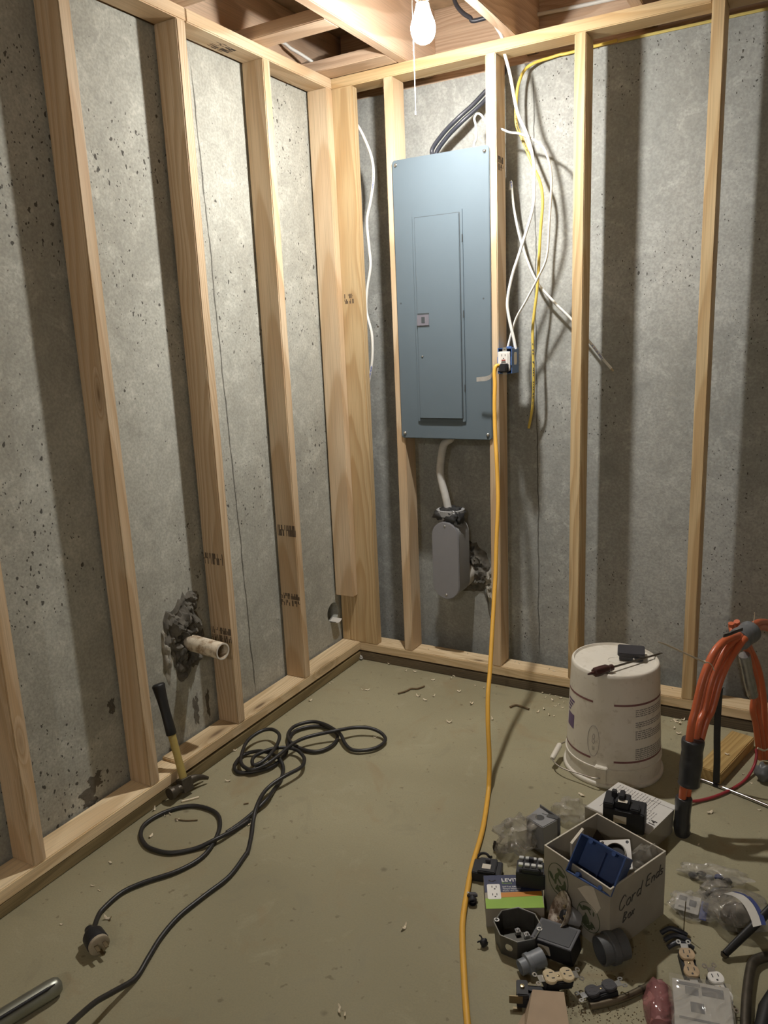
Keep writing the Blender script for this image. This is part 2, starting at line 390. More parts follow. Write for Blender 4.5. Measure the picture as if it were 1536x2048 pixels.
def vstamp(o, uc, ulen, vlo, vhi, face, seed, nrow=2):
    # bars run along the grain, letters stacked across the width (as stamped across the board)
    rnd = random.Random(seed); mb = MB()
    dims = [abs(max(q.co[i] for q in o.data.vertices)) for i in range(3)]
    ax, sd = face; off = dims[ax] + .0003; other = 1 if ax == 2 else 2
    for r in range(nrow):
        a0 = uc - ulen / 2 + ulen * r / nrow; a1 = a0 + ulen / nrow * .86; v = vlo
        while v < vhi:
            wdt = rnd.uniform(.0022, .005)
            if rnd.random() < .8:
                k0 = a0 + (a1 - a0) * rnd.choice((0, 0, .5)); k1 = a1 - (a1 - a0) * rnd.choice((0, 0, .4))
                if k1 > k0:
                    c = [0, 0, 0]; d = [0, 0, 0]; c[0] = (k0 + k1) / 2; d[0] = k1 - k0; c[other] = v + wdt / 2; d[other] = wdt * .75; c[ax] = sd * off; d[ax] = .0002
                    mb.box(c, d)
            v += wdt
    return part('grade_stamp', mb, 'stamp', o, smooth=0)

zc_ = (ZP + .003 + ZT) / 2
vstamp(st_c, (-0.0505, -0.8286, 0.6815)[2] - zc_, .045, -.040, .044, (2, -1), 3, 1)
vstamp(st_c, (-0.044, -0.8286, 0.4119)[2] - zc_, .055, -.040, .044, (2, -1), 5, 2)
vstamp(st_d, (-0.0347, -0.4226, 0.684)[2] - zc_, .05, -.040, .044, (2, -1), 8, 1)
vstamp(st_d, (-0.0366, -0.4226, 0.407)[2] - zc_, .055, -.044, .044, (2, -1), 9, 2)
vstamp(tp_l, (-0.0437, -0.5646, 2.3004)[1] + .391, .10, -.03, .02, (2, 1), 12, 2)
vstamp(st_g, (0.6554, 0.0246, 1.958)[2] - (ZP + ZT) / 2, .05, -.03, .02, (2, -1), 14, 2)
vstamp(corner_board, (0.0229, 0, 1.5376)[2] - (ZP + ZT) / 2, .04, -.01, .03, (2, -1), 21, 2)

# ------------------------------------------------------------------ bare bulb on a pull-chain lampholder
BX, BY, BZ = .6, -.44, 2.255
def bulb(loc, label, first=True):
    r = root('light_bulb', label, 'light bulb', loc)
    if first:
        t = NT('bulb_glow'); t.b.inputs['Emission Color'].default_value = (*BULB_COLOR, 1); t.b.inputs['Emission Strength'].default_value = BULB_STRENGTH
        t.col((.9, .9, .9)); M['bulb'] = t.m
    K = 1.22
    capz = [(.0005, -.033), (.010, -.0315), (.019, -.0265), (.0255, -.0185)]; shz = [(.0255, -.0185), (.0288, -.010), (.030, -.001), (.0296, .008), (.0275, .016)]
    part('bulb_dome', MB().lathe([(r_ * K, z_ * K) for r_, z_ in capz], 28), 'bulb', r, smooth=80)
    t = NT('bulb_shoulder_glow'); t.b.inputs['Emission Color'].default_value = (*BULB_COLOR, 1); t.b.inputs['Emission Strength'].default_value = BULB_STRENGTH * SHOULDER
    t.col((.9, .9, .9)); M['bulb_sh'] = t.m
    part('bulb_shoulder', MB().lathe([(r_ * K, z_ * K) for r_, z_ in shz], 28), 'bulb_sh', r, smooth=80)
    t = NT('bulb_collar_glow'); t.b.inputs['Emission Color'].default_value = (*BULB_COLOR, 1); t.b.inputs['Emission Strength'].default_value = 4.0; t.col((.85, .85, .85)); M['bulb_base'] = t.m; t.m.cycles.emission_sampling = 'NONE'
    part('bulb_collar', MB().lathe([(r_ * K, z_ * K) for r_, z_ in [(.0276, .0161), (.0255, .022), (.021, .034), (.0175, .046), (.0155, .055)]], 28), 'bulb_base', r, smooth=80)
    M['porcelain'] = plain('white_porcelain', (.8, .79, .76), .3, var=.02)
    M['brass'] = plain('screw_shell', (.6, .5, .3), .35, 1.0)
    part('screw_base', MB().lathe([(.0175, .0665), (.0135, .068), (.0135, .076)], 24, None, False, True), 'brass', r)
    return r
bulb((BX, BY, BZ), 'glowing bare light bulb hanging below the ceiling joists')
M['fill_bulb'] = None
t = NT('fill_bulb_glow'); t.b.inputs['Emission Color'].default_value = (*BULB_COLOR, 1); t.b.inputs['Emission Strength'].default_value = BULB_STRENGTH * .38; M['fill_bulb'] = t.m
fb = bulb((1.9, -4.7, BZ), 'added unseen fill light shaped as a bulb, far behind the viewer near the front wall', False)  # extra out-of-view bulb, added only to lift the ambient light
for c_ in fb.children:
    if c_.name.startswith(('bulb_dome', 'bulb_shoulder')): c_.data.materials[0] = M['fill_bulb']
h = root('lampholder', 'white lampholder on the ceiling above the bulb, with its pull string', 'lamp holder', (BX, BY, 2.575))
part('holder_body', MB().lathe([(.001, -.242), (.021, -.242), (.024, -.232), (.024, -.21), (.03, -.2), (.05, -.19), (.054, -.18), (.054, -.15), (.045, -.145), (.045, -.002), (.001, -.002)], 32), 'porcelain', h)
M['string'] = plain('white_string', (.85, .85, .82), .8, var=.02)
part('pull_string', MB().tube(smoothpath([(-.050, 0, -.165)] + [(p_[0] - BX, p_[1] - BY, p_[2] - 2.575) for p_ in [(0.566, -0.44, 2.365), (0.5661, -0.44, 2.3257), (0.5669, -0.44, 2.2595), (0.5674, -0.44, 2.1383), (0.5671, -0.44, 2.0395)]], 4), .0014, 8), 'string', h, label='thin white pull string')
part('string_end', MB().lathe([(.0008, 0), (.0026, .002), (.0028, .008), (.0012, .014)], 10, Matrix.Translation(Vector((0.5666, -0.44, 2.0257)) - Vector((BX, BY, 2.575)))), 'string', h)

# ------------------------------------------------------------------ breaker panel
M['panel'] = plain('panel_grey_enamel', (.12, .155, .182), .6, var=.03, scale=8, bump=.06, bscale=700, spec=.2)
M['panel_dark'] = plain('panel_gap', (.05, .06, .065), .6)
M['steel'] = plain('bright_steel', (.75, .75, .74), .25, 1.0, var=.03)
M['dull_steel'] = plain('galvanised_steel', (.50, .50, .48), .42, .9, var=.12, scale=60)
M['latch'] = plain('latch_plastic', (.17, .165, .195), .4, var=.02)
PX0, PX1, PZ0, PZ1 = .248, .6317, .988, 2.0145
pn = root('breaker_cabinet', 'tall grey steel breaker panel mounted between two studs', 'breaker panel', (.44, 0, .988))
def pb(a, b): return MB().bb((a[0] - .44, a[1], a[2] - .988), (b[0] - .44, b[1], b[2] - .988))
part('enclosure', pb((.262, .0, 1.0), (.614, .1, 2.0)), 'panel', pn, .002)
def rrect(x0, x1, z0, z1, r, n=5):
    out = []
    for cx, cz, a in ((x1 - r, z1 - r, 0), (x0 + r, z1 - r, 90), (x0 + r, z0 + r, 180), (x1 - r, z0 + r, 270)):
        for k in range(n + 1):
            q = math.radians(a + 90 * k / n); out.append((cx + r * math.cos(q), cz + r * math.sin(q)))
    return out
XZ = Matrix(((1, 0, 0, -.44), (0, 0, -1, 0), (0, 1, 0, -.988), (0, 0, 0, 1)))   # prism (x,z) drawn, extruded towards -y
def pprism(x0, x1, z0, z1, r, y0, y1): return MB().prism(rrect(x0, x1, z0, z1, r), -y0, -y1, XZ)
part('cover', pprism(PX0, PX1, PZ0, PZ1, .012, -.001, -.008), 'panel', pn, .0025, 2)
DX0, DX1, DZ0, DZ1 = .3275, .5285, 1.0555, 1.8185
fr = part('door_frame', pprism(DX0, DX1, DZ0, DZ1, .004, -.0075, -.0135), 'panel', pn, .001)
part('frame_gap', pprism(DX0 + .009, DX1 - .009, DZ0 + .009, DZ1 - .012, .003, -.0130, -.01365), 'panel_dark', fr, smooth=0)
door = part('door', pprism(DX0 + .0115, DX1 - .0115, DZ0 + .0125, DZ1 - .0145, .003, -.0135, -.0195), 'panel', pn, .0018, 2)
lx, lz = .345, 1.437
part('latch', pprism(lx - .006, lx + .044, lz - .020, lz + .020, .002, -.019, -.0215), 'latch', door, .0008)
part('latch_slot', pprism(lx - .003, lx + .045, lz + .0205, lz + .026, .001, -.0190, -.0198), 'panel_dark', door, smooth=0)
part('latch_slot', pprism(lx - .006, lx + .045, lz - .026, lz - .0205, .001, -.0190, -.0198), 'panel_dark', door, smooth=0)
part('latch_button', pprism(lx + .013, lx + .027, lz - .010, lz + .012, .001, -.0215, -.0222), 'panel_dark', door, smooth=0)
part('door_lock', MB().lathe([(.0005, .0028), (.003, .0022), (.0042, 0)], 14, XZ @ Matrix.Translation((.357, 1.303, .0195))), 'steel', door)
for z in (1.717, 1.451, 1.182):
    part('hinge', pprism(DX1 - .0035, DX1 + .0005, z - .013, z + .013, .0005, -.0105, -.0145), 'panel_dark', pn, smooth=0)
for x, z in ((PX0 + .017, PZ1 - .018), (PX1 - .017, PZ1 - .019), (PX0 + .017, PZ0 + .02), (PX1 - .017, PZ0 + .02)):
    part('screw', MB().lathe([(.0005, .0055), (.004, .0048), (.0065, .0025), (.007, 0)], 16, XZ @ Matrix.Translation((x, z, .008))), 'steel', pn, smooth=60)
for u in ((0.6039, -0.008, 1.5018), (0.2665, -0.008, 1.504)):
    part('screw_hole', MB().lathe([(.0005, .0003), (.0033, .0003)], 12, XZ @ Matrix.Translation((u[0], u[2], .008))), 'panel_dark', pn, smooth=0)

# ------------------------------------------------------------------ PVC conduit body below the panel
M['pvc_grey'] = plain('grey_pvc', (.245, .245, .262), .45, var=.03)
M['pvc_grey2'] = plain('grey_pvc_body', (.30, .30, .30), .5, var=.04)
M['putty'] = plain('black_duct_seal', (.035, .035, .036), .35, var=.3, bump=.5, bscale=60)
M['pvc_white'] = plain('white_pvc', (.66, .63, .57), .4, var=.12, scale=18)
cx, cz0, cz1, hw = .4225, .333, .655, .0585
lb = root('conduit_body', 'grey plastic conduit elbow body with oval cover plate under the breaker panel', 'conduit', (cx, .06, cz0))
def stadium(hw, z0, z1, n=14):
    out = [(hw * math.cos(math.pi * k / n), z1 - hw + hw * math.sin(math.pi * k / n)) for k in range(n + 1)]
    return out + [(hw * math.cos(math.pi + math.pi * k / n), z0 + hw + hw * math.sin(math.pi + math.pi * k / n)) for k in range(n + 1)]
LZ = Matrix(((1, 0, 0, 0), (0, 0, -1, 0), (0, 1, 0, 0), (0, 0, 0, 1)))
Hh = cz1 - cz0
part('body', MB().prism(stadium(hw - .003, .003, Hh - .003), -.058, .050, LZ), 'pvc_grey2', lb, .004, 2)
cv = part('cover_plate', MB().prism(stadium(hw, 0, Hh), .0505, .060, LZ), 'pvc_grey', lb, .003, 2)
for z in (.018, Hh - .018):
    part('screw', MB().lathe([(.0005, .002), (.004, .0015), (.005, 0)], 12, LZ @ Matrix.Translation((0, z, .060))), 'dull_steel', cv)
part('neck', MB().lathe([(.048, -.03), (.048, .012), (.057, .018), (.057, .040), (.053, .042), (.044, .040), (.044, .005)], 28, Matrix.Translation((.0, .0, Hh))), 'pvc_grey2', lb)
part('duct_seal', MB().blob((0, 0, Hh + .034), (.050, .050, .016), 24, 12, .5, 3, 3.2).blob((.018, -.04, Hh + .018), (.034, .018, .026), 16, 10, .5, 8, 3).blob((-.03, -.04, Hh + .022), (.03, .015, .018), 14, 9, .5, 5, 3).blob((.05, -.015, Hh + .012), (.012, .03, .026), 14, 9, .5, 6, 3), 'putty', lb, smooth=70)
part('back_pipe', MB().cyl((.0, .056, .062), (.0, .125, .062), .056, .056, 28), 'pvc_white', lb)
# mortar broken away around the pipe
M['mortar'] = plain('crumbled_mortar', (.15, .138, .115), .95, var=.5, scale=40, bump=.8, bscale=90)
M['mortar_l'] = plain('light_mortar', (.36, .34, .29), .95, var=.3, scale=40, bump=.8, bscale=90)
from mathutils import noise as mnoise
def patch(cx_, cy_, rx, ry, hgt, seed, to_world, n=44, rings=16, ragged=.25):
    """a ragged rough mound lying on a wall: polar grid displaced by noise"""
    mb = MB(); vs = [to_world(cx_, cy_, hgt * .3)]; fs = []
    for j in range(1, rings + 1):
        for i in range(n):
            a = 2 * math.pi * i / n; q = j / rings
            rr = 1 + ragged * mnoise.noise((math.cos(a) * 1.7 + seed, math.sin(a) * 1.7, seed * .3)) + ragged * .5 * mnoise.noise((math.cos(a) * 6 + seed, math.sin(a) * 6, seed))
            x = cx_ + rx * rr * q * math.cos(a); y = cy_ + ry * rr * q * math.sin(a)
            e = max(0, 1 - q ** 5)
            hh = hgt * e * (.45 + .9 * mnoise.noise((x * 38, y * 38, seed)) + .55 * mnoise.noise((x * 95, y * 95, seed + 4))) + .0006
            vs.append(to_world(x, y, max(hh, .0006 if j < rings else -.002)))
    for i in range(n): fs.append((0, 1 + i, 1 + (i + 1) % n))
    for j in range(rings - 1):
        for i in range(n): fs.append((1 + j * n + i, 1 + (j + 1) * n + i, 1 + (j + 1) * n + (i + 1) % n, 1 + j * n + (i + 1) % n))
    mb.add(vs, fs); return mb
wb = bpy.data.objects['wall_back']; wl = bpy.data.objects['wall_left']
onback = lambda x, z, h_: (x, YC - h_, z)
part('mortar_patch', patch(.452, .42, .098, .105, .028, 3.3, onback), 'mortar', wb, smooth=30, label='dark crumbled mortar round the conduit')
part('mortar_rim', patch(.545, .36, .028, .085, .02, 6.1, onback, 30, 8), 'mortar_l', wb, smooth=30)
part('crack', MB().tube(smoothpath([(0.4916, 0.1788, 0.3741), (0.5134, 0.1788, 0.3283), (0.5285, 0.1788, 0.2861), (0.5346, 0.1788, 0.2382), (0.5475, 0.1788, 0.1887), (0.5603, 0.1788, 0.1347)]), [.006, .006, .005, .0045, .005, .004, .004, .0035, .004, .004, .004, .004, .003, .003, .003, .003, .003, .003, .003, .003, .0025, .0025, .002, .002, .002, .002, .002, .002, .002, .0015, .001], 6), 'mortar', wb)
# service cable from the panel down into the neck
M['serv'] = plain('service_cable_sheath', (.56, .55, .52), .55, var=.12, scale=40, bump=.35, bscale=35)
c = root('service_cable', 'thick pale grey service cable dropping from the panel into the conduit body', 'cable', (.42, .06, .7))
def rel(P, o): return [Vector(p) - Vector(o) for p in P]
part('sheath', MB().tube(smoothpath(rel([(.432, .06, .9995), (.43, .06, .98)] + [(0.4022, 0.06, 0.9586), (0.3886, 0.06, 0.9099), (0.3811, 0.06, 0.8458), (0.3888, 0.06, 0.7971), (0.4017, 0.06, 0.7446), (0.4127, 0.06, 0.6956)] + [(.424, .06, .672)], (.42, .06, .7)), 8), .0155, 14), 'serv', c)

M['stain'] = plain('dark_wall_stain', (.13, .118, .095), .95, var=.3, scale=60)
def stain(P, ry, rz, seed):
    for k, (dy, dz, f_) in enumerate(((0, 0, 1), (.02, .03, .5), (-.022, .02, .45), (.012, -.035, .55), (-.015, -.03, .4))):
        part('wall_stain', patch(P[1] + dy * ry / .03, P[2] + dz * rz / .04, ry * f_, rz * f_ * .8, .0006, seed + k * 1.7, lambda y, z, h_: (XC + h_, y, z), 22, 4, .75), 'stain', wl, smooth=0)
stain((-0.098, -1.3863, 0.1017), .028, .028, 2.1); stain((-0.098, -1.3588, 0.1384), .022, .02, 7.7); stain((-0.098, -0.9243, 0.1658), .012, .045, 4.2); stain((-0.098, -0.8667, 0.1638), .008, .04, 9.9); stain((-0.098, -1.2692, 0.3347), .012, .02, 3.3)
M['nail'] = plain('nail_head', (.07, .055, .04), .6, .3)
def nail(o, P, nrm):
    q = Vector(nrm).to_track_quat('Z', 'Y').to_matrix().to_4x4(); q.translation = P
    ob_ = part('nail', MB().lathe([(.0004, .0009), (.0036, .0008), (.0042, 0)], 8), 'nail', o); ob_.matrix_local = o.matrix_local.inverted() @ o.parent.matrix_world.inverted() @ q if o.parent else o.matrix_local.inverted() @ q
left_frame.matrix_world = Matrix.Translation(left_frame.location); back_frame.matrix_world = Matrix.Translation(back_frame.location)
for P in ((-0.0457, -0.0382, 0.7525), (-0.0115, -0.0382, 0.746), (-0.0593, -0.0382, 0.3828), (-0.0236, -0.0382, 0.3869), (0.0305, -0.0382, 0.9982), (-0.0096, -0.0382, 2.0839)): nail(st_e, P, (0, -1, 0))
for P in ((-0.0357, -0.0001, 0.1071), (0.0414, -0.0001, 0.1145), (0.0176, -0.0001, 2.2862), (0.0414, -0.0001, 2.2752), (0.0228, -0.0001, 0.8512)): nail(corner_board, P, (0, -1, 0))
for P in ((0.2329, -0.0001, 0.1084), (0.2584, -0.0001, 2.2473)): nail(st_f, P, (0, -1, 0))
nail(st_h, (0.9453, -0.0001, 2.2742), (0, -1, 0)); nail(st_d, (0.0001, -0.3937, 2.2744), (1, 0, 0)); nail(st_i, (1.3566, -0.0001, 2.2786), (0, -1, 0)); nail(st_i, (1.3455, -0.0001, 0.2664), (0, -1, 0))

# ------------------------------------------------------------------ cables on the back wall
M['romex'] = plain('white_cable_jacket', (.74, .74, .70), .45, var=.03)
M['romex_y'] = plain('yellow_cable_jacket', (.66, .50, .10), .45, var=.04)
M['cable_black'] = plain('black_cable_jacket', (.035, .038, .05), .4, var=.1)
M['print_blue'] = plain('blue_print', (.10, .16, .50), .6)
M['print_black'] = plain('black_print', (.05, .05, .05), .6)
M['copper_paper'] = plain('cut_cable_end', (.50, .42, .28), .7)
def cable(name, label, pts, r, mat, flat=1.0, k=8, cat='cable', group=None):
    o = Vector(pts[0]); e = root(name, label, cat, o, group=group); P = smoothpath([Vector(p) - o for p in pts], k)
    part('jacket', MB().tube(P, r, 12, True, flat), mat, e, smooth=60); e['_n'] = 0; del e['_n']
    return e, P
def marks(e, P, i0, i1, r, mat, step=3, lab='blue lettering printed on the jacket'):
    """lettering on a cable jacket: short raised dashes round the visible side"""
    mb = MB(); rnd = random.Random(i0 * 7 + i1)
    to = Vector(cam_o.location)
    for i in range(i0, i1, 1):
        a = P[i]; b = P[i + 1]; t = (b - a).normalized(); v = (to - (a + e.location)).normalized(); nrm = (v - t * v.dot(t)).normalized(); s = t.cross(nrm)
        for q in range(step):
            if rnd.random() < .25: continue
            c = a + (b - a) * ((q + rnd.random() * .4) / step) + nrm * (r * 1.0); hw = r * rnd.uniform(.25, .5); hl = (b - a).length / step * .28
            mb.add([c - s * hw - t * hl + nrm * .0004, c + s * hw - t * hl + nrm * .0004, c + s * hw + t * hl + nrm * .0004, c - s * hw + t * hl + nrm * .0004], [(0, 1, 2, 3)])
    part('lettering', mb, mat, e, smooth=0, label=lab)['kind'] = 'stuff'
# left of the panel
e, P = cable('electrical_cable', 'white cable hanging loose between the corner board and the panel stud', [(0.074, 0.03, 2.1829), (0.081, 0.05, 2.1666), (0.1084, 0.05, 2.1141), (0.1326, 0.05, 2.0482), (0.1359, 0.05, 1.978), (0.1185, 0.05, 1.8954), (0.099, 0.05, 1.8259), (0.1033, 0.05, 1.7238), (0.106, 0.05, 1.6575), (0.0861, 0.05, 1.5697), (0.0781, 0.05, 1.4872), (0.0986, 0.05, 1.3947), (0.0952, 0.05, 1.2945), (0.0737, 0.05, 1.2008), (0.0657, 0.05, 1.1373), (0.0724, 0.05, 1.0877)], .0058, 'romex', .8)
n = len(P); marks(e, P, 30, 36, .0056, 'print_blue'); marks(e, P, 98, n - 5, .0056, 'print_blue')
part('cut_end', MB().cyl(P[-1], P[-1] + (P[-1] - P[-2]).normalized() * .010, .0035, .003, 10), 'copper_paper', e)
# heavy black cables out of the panel top
for k, dx in enumerate((0, .017)):
    e, P = cable('electrical_cable', ('heavy black cable rising out of the panel top, upper of the pair' if k == 0 else 'heavy black cable rising out of the panel top, lower of the pair'),
                 [(.425 + dx, .07 + dx, 2.0005)] + [(a[0] + dx * .6, a[1] + dx, a[2] - dx * .5) for a in [(0.3709, 0.08, 2.0414), (0.4137, 0.08, 2.0938), (0.4771, 0.08, 2.1395), (0.5264, 0.1, 2.179), (0.5677, 0.12, 2.22)]] + [(.628 + dx * .3, .135, 2.27), (.632 + dx * .3, .15, 2.298)], .008, 'cable_black')
# white cable looping from the panel top through the stud and down to the outlet box
e, P = cable('electrical_cable', 'white cable looping out of the panel top and through the stud to the outlet box', [(.567, .045, 2.0005)] + [(0.5545, 0.045, 2.0308), (0.5649, 0.045, 2.0584), (0.5624, 0.045, 2.0963), (0.5572, 0.045, 2.1191), (0.5681, 0.045, 2.1332), (0.5837, 0.045, 2.126), (0.5979, 0.045, 2.1041), (0.6201, 0.045, 2.0821), (0.6547, 0.045, 2.0706), (0.6889, 0.045, 2.0536), (0.7228, 0.045, 2.0444), (0.7712, 0.045, 2.0188), (0.8079, 0.045, 1.987), (0.8263, 0.045, 1.9464), (0.8353, 0.045, 1.9054)] + [(0.8367, 0.045, 1.8552), (0.8303, 0.045, 1.7482), (0.8217, 0.045, 1.6326), (0.7915, 0.045, 1.5659), (0.7446, 0.045, 1.4852), (0.7076, 0.045, 1.4258), (0.6851, 0.04, 1.354), (0.6795, 0.03, 1.3195)], .0052, 'romex', .75)
# white cable from the top plate down to the outlet box
e, P = cable('electrical_cable', 'white cable dropping from a hole in the top plate to the outlet box', [(0.6622, 0.04, 2.324), (0.671, 0.04, 2.3084)] + [(0.6956, 0.03, 2.2321), (0.7137, 0.03, 2.1415), (0.7283, 0.03, 2.09), (0.7541, 0.03, 2.0367), (0.7725, 0.03, 1.9746), (0.7806, 0.03, 1.9237)] + [(0.7833, 0.02, 1.8647), (0.7785, 0.02, 1.7894), (0.7336, 0.02, 1.6582), (0.7028, 0.02, 1.5746), (0.6845, 0.02, 1.4883), (0.6907, 0.02, 1.4265), (0.7074, 0.02, 1.357), (0.7146, 0.02, 1.3187)], .0056, 'romex', .8)
# stub of white cable above the plate
e, P = cable('electrical_cable', 'short white cable end showing above the back wall top plate', [(0.6659, 0.045, 2.3477), (0.6554, 0.045, 2.3713), (0.6464, 0.05, 2.3838), (0.6281, 0.07, 2.4088)], .0056, 'romex')
# yellow cable
e, P = cable('electrical_cable', 'yellow cable draped from the top of the back wall', [(1.02, .168, 2.309)] + [(0.8601, 0.165, 2.3025), (0.8275, 0.165, 2.303), (0.7945, 0.165, 2.3003), (0.7664, 0.16, 2.2966), (0.736, 0.15, 2.288), (0.7092, 0.14, 2.27), (0.6932, 0.12, 2.2216), (0.6889, 0.11, 2.1633), (0.6921, 0.1, 2.0934), (0.7111, 0.1, 2.0465), (0.7338, 0.1, 1.9922), (0.7584, 0.1, 1.9342), (0.7793, 0.1, 1.887)] + [(0.7887, 0.1, 1.8235), (0.7804, 0.1, 1.7196), (0.7699, 0.1, 1.5396), (0.7568, 0.1, 1.4374), (0.7516, 0.1, 1.3679), (0.7553, 0.1, 1.2119), (0.7448, 0.12, 1.1089), (0.7226, 0.14, 1.0176)], .0052, 'romex_y', .8)
marks(e, P, 68, 88, .0052, 'print_black', 3, 'black lettering on the yellow jacket'); marks(e, P, 146, 160, .0052, 'print_black', 2, 'black lettering on the yellow jacket')
# white cable with blue lettering running down behind the next stud
e, P = cable('electrical_cable', 'white cable with blue lettering slanting down behind a stud right of the outlet', [(.66, .12, 1.88)] + [(0.6629, 0.125, 1.9076), (0.6735, 0.125, 1.8133), (0.7027, 0.125, 1.6891), (0.7543, 0.125, 1.5622), (0.8203, 0.125, 1.4824), (0.8927, 0.125, 1.41), (0.9644, 0.125, 1.3215), (1, 0.125, 1.2759), (1.0338, 0.125, 1.2374)], .0058, 'romex', .8)
n = len(P); marks(e, P, 4, 11, .0058, 'print_blue'); marks(e, P, n - 17, n - 8, .0058, 'print_blue')
part('cut_end', MB().cyl(P[-1], P[-1] + (P[-1] - P[-2]).normalized() * .012, .0035, .003, 10), 'copper_paper', e)
# cables up among the joists
cable('electrical_cable', 'white cable stapled along the rim board over the left wall', [(-.112, -.42, 2.40), (-0.09, -0.1989, 2.4299), (-0.07, -0.1524, 2.4142), (-0.05, -0.1135, 2.3993), (-0.03, -0.0767, 2.3817)], .006, 'romex')
cable('electrical_cable', 'black cable curving down into the joist beside the bulb', [(0.4771, 0.06, 2.5626), (0.4818, 0.06, 2.5213), (0.4925, 0.06, 2.494), (0.5146, 0.06, 2.4673), (0.5405, 0.06, 2.4477), (0.5605, 0.065, 2.4356)] + [(.688, .09, 2.452)], .0075, 'cable_black')
cable('electrical_cable', 'white cable running along the rim board right of the bulb', [(0.7276, 0.225, 2.4664), (0.7906, 0.225, 2.4638), (0.8782, 0.225, 2.4601), (0.9714, 0.225, 2.4577), (1.0454, 0.225, 2.4561)], .0065, 'romex')
# ------------------------------------------------------------------ outlet box with receptacle
M['box_blue'] = plain('blue_box_plastic', (.085, .175, .42), .45, var=.05)
M['white_pl'] = plain('white_plastic', (.78, .76, .72), .35, var=.02)
M['black_pl'] = plain('black_plastic', (.02, .02, .023), .5, var=.1, spec=.35)
M['red_pl'] = plain('red_button', (.35, .05, .04), .5)
ob = root('outlet_box', 'blue plastic outlet box with white receptacle nailed to the stud right of the panel', 'outlet', (.685, -.013, 1.233))
bw, bh, bd = .0275, .091, .072
part('box_shell', MB().bb((-bw, .0, 0), (-bw + .003, bd, bh)).bb((bw - .003, 0, 0), (bw, bd, bh)).bb((-bw + .003, 0, 0), (bw - .003, bd, .003)).bb((-bw + .003, 0, bh - .003), (bw - .003, bd, bh)).bb((-bw + .003, bd - .003, .003), (bw - .003, bd, bh - .003)), 'box_blue', ob, .0008, 1)
part('nail_bracket', MB().bb((-bw - .0015, .014, .012), (-bw, .05, .08)), 'dull_steel', ob)
part('nail_tab', MB().bb((-.006, .03, bh), (.014, .04, bh + .005)), 'box_blue', ob, .001)
part('rating_label', MB().prism([(.022, .03), (.045, .03), (.05, .04), (.05, .07), (.045, .075), (.025, .075), (.02, .068), (.02, .036)], bw + .0002, bw + .0006, Matrix(((0, 0, 1, 0), (1, 0, 0, 0), (0, 1, 0, 0), (0, 0, 0, 1)))), 'white_pl', ob, smooth=0)
rc = part('receptacle', MB().prism(rrect(-.0225, .0225, .010, .079, .004), .001, .010, Matrix(((1, 0, 0, 0), (0, 0, -1, 0), (0, 1, 0, 0), (0, 0, 0, 1)))), 'white_pl', ob, .0012)
RM = Matrix(((1, 0, 0, 0), (0, 0, -1, 0), (0, 1, 0, 0), (0, 0, 0, 1)))
part('face', MB().prism(rrect(-.0165, .0165, .013, .076, .003), .0102, .0125, RM), 'white_pl', rc, .0008)
part('slots', MB().prism(rrect(-.0075, -.0055, .062, .070, .0005), .0126, .0128, RM).prism(rrect(.0052, .0072, .063, .070, .0005), .0126, .0128, RM).prism(rrect(-.0022, .0022, .0525, .057, .002), .0126, .0128, RM), 'print_black', rc, smooth=0)
part('test_button', MB().prism(rrect(-.0075, .0075, .0465, .0505, .0006), .0126, .0136, RM), 'red_pl', rc)
part('reset_button', MB().prism(rrect(-.0085, .0085, .0405, .0435, .0006), .0126, .0136, RM), 'print_black', rc)
for z0_, z1_ in ((.076, .0935), (-.004, .012)): part('mounting_strap', MB().bb((-.008, -.0006, z0_), (.008, .001, z1_)), 'dull_steel', ob)
part('strap_screw', MB().lathe([(.0005, .002), (.003, .0015), (.0035, 0)], 10, RM @ Matrix.Translation((0, .087, .0006))), 'steel', ob)
for x0_ in (-.0275, .0228): part('jaw', MB().prism(rrect(x0_, x0_ + .0047, .03, .06, .001), -.001, .004, RM), 'box_blue', ob)

# ------------------------------------------------------------------ pipe stub in the left wall
onleft = lambda y, z, h_: (XC + h_, y, z)
part('mortar_patch', patch(-.945, .43, .088, .135, .035, 1.7, onleft, 52, 20, .3), 'mortar', wl, smooth=30, label='dark rough mortar round the pipe stub')
part('mortar_rim', patch(-.90, .545, .04, .035, .02, 9.2, onleft, 26, 8), 'mortar', wl, smooth=30)
part('mortar_rim', patch(-1.03, .40, .018, .09, .012, 4.4, onleft, 26, 8), 'mortar_l', wl, smooth=30)
M['pipe_dirty'] = (lambda t: (t.col(t.mix(t.rng(t.noise(t.coord(), 22, 5, .7).outputs[0], .38, .62), (.30, .20, .11), (.74, .66, .52))), t.rough(.5), t.m)[2])(NT('dirty_white_pipe'))
pp = root('pipe_stub', 'dirty cream plastic pipe stub sticking out of the left concrete wall', 'pipe', (XC, -.928, .412), (0, 0, math.radians(-6)))
RX = Matrix.Rotation(math.radians(90), 4, 'Y')
part('pipe', MB().lathe([(.0275, .0), (.0275, .165), (.0235, .165), (.0235, .0)], 36, RX), 'pipe_dirty', pp)
part('cut_edge', MB().lathe([(.0276, .1648), (.0276, .1662), (.0234, .1662), (.0234, .1648), (.0276, .1648)], 36, RX), 'pvc_white', pp, label='clean white cut rim')
sp = single('pipe_shard', MB().lathe([(HR - .004, -.02), (HR - .004, .028), (HR - .001, .028), (HR - .001, -.02), (HR - .004, -.02)], 12, Matrix.Rotation(math.radians(90), 4, 'Y'), a0=math.radians(-35), a1=math.radians(38)), 'pvc_white', 'white plastic pipe lip at the bottom of the round hole near the corner', 'pipe', (XC, HY, HZ))
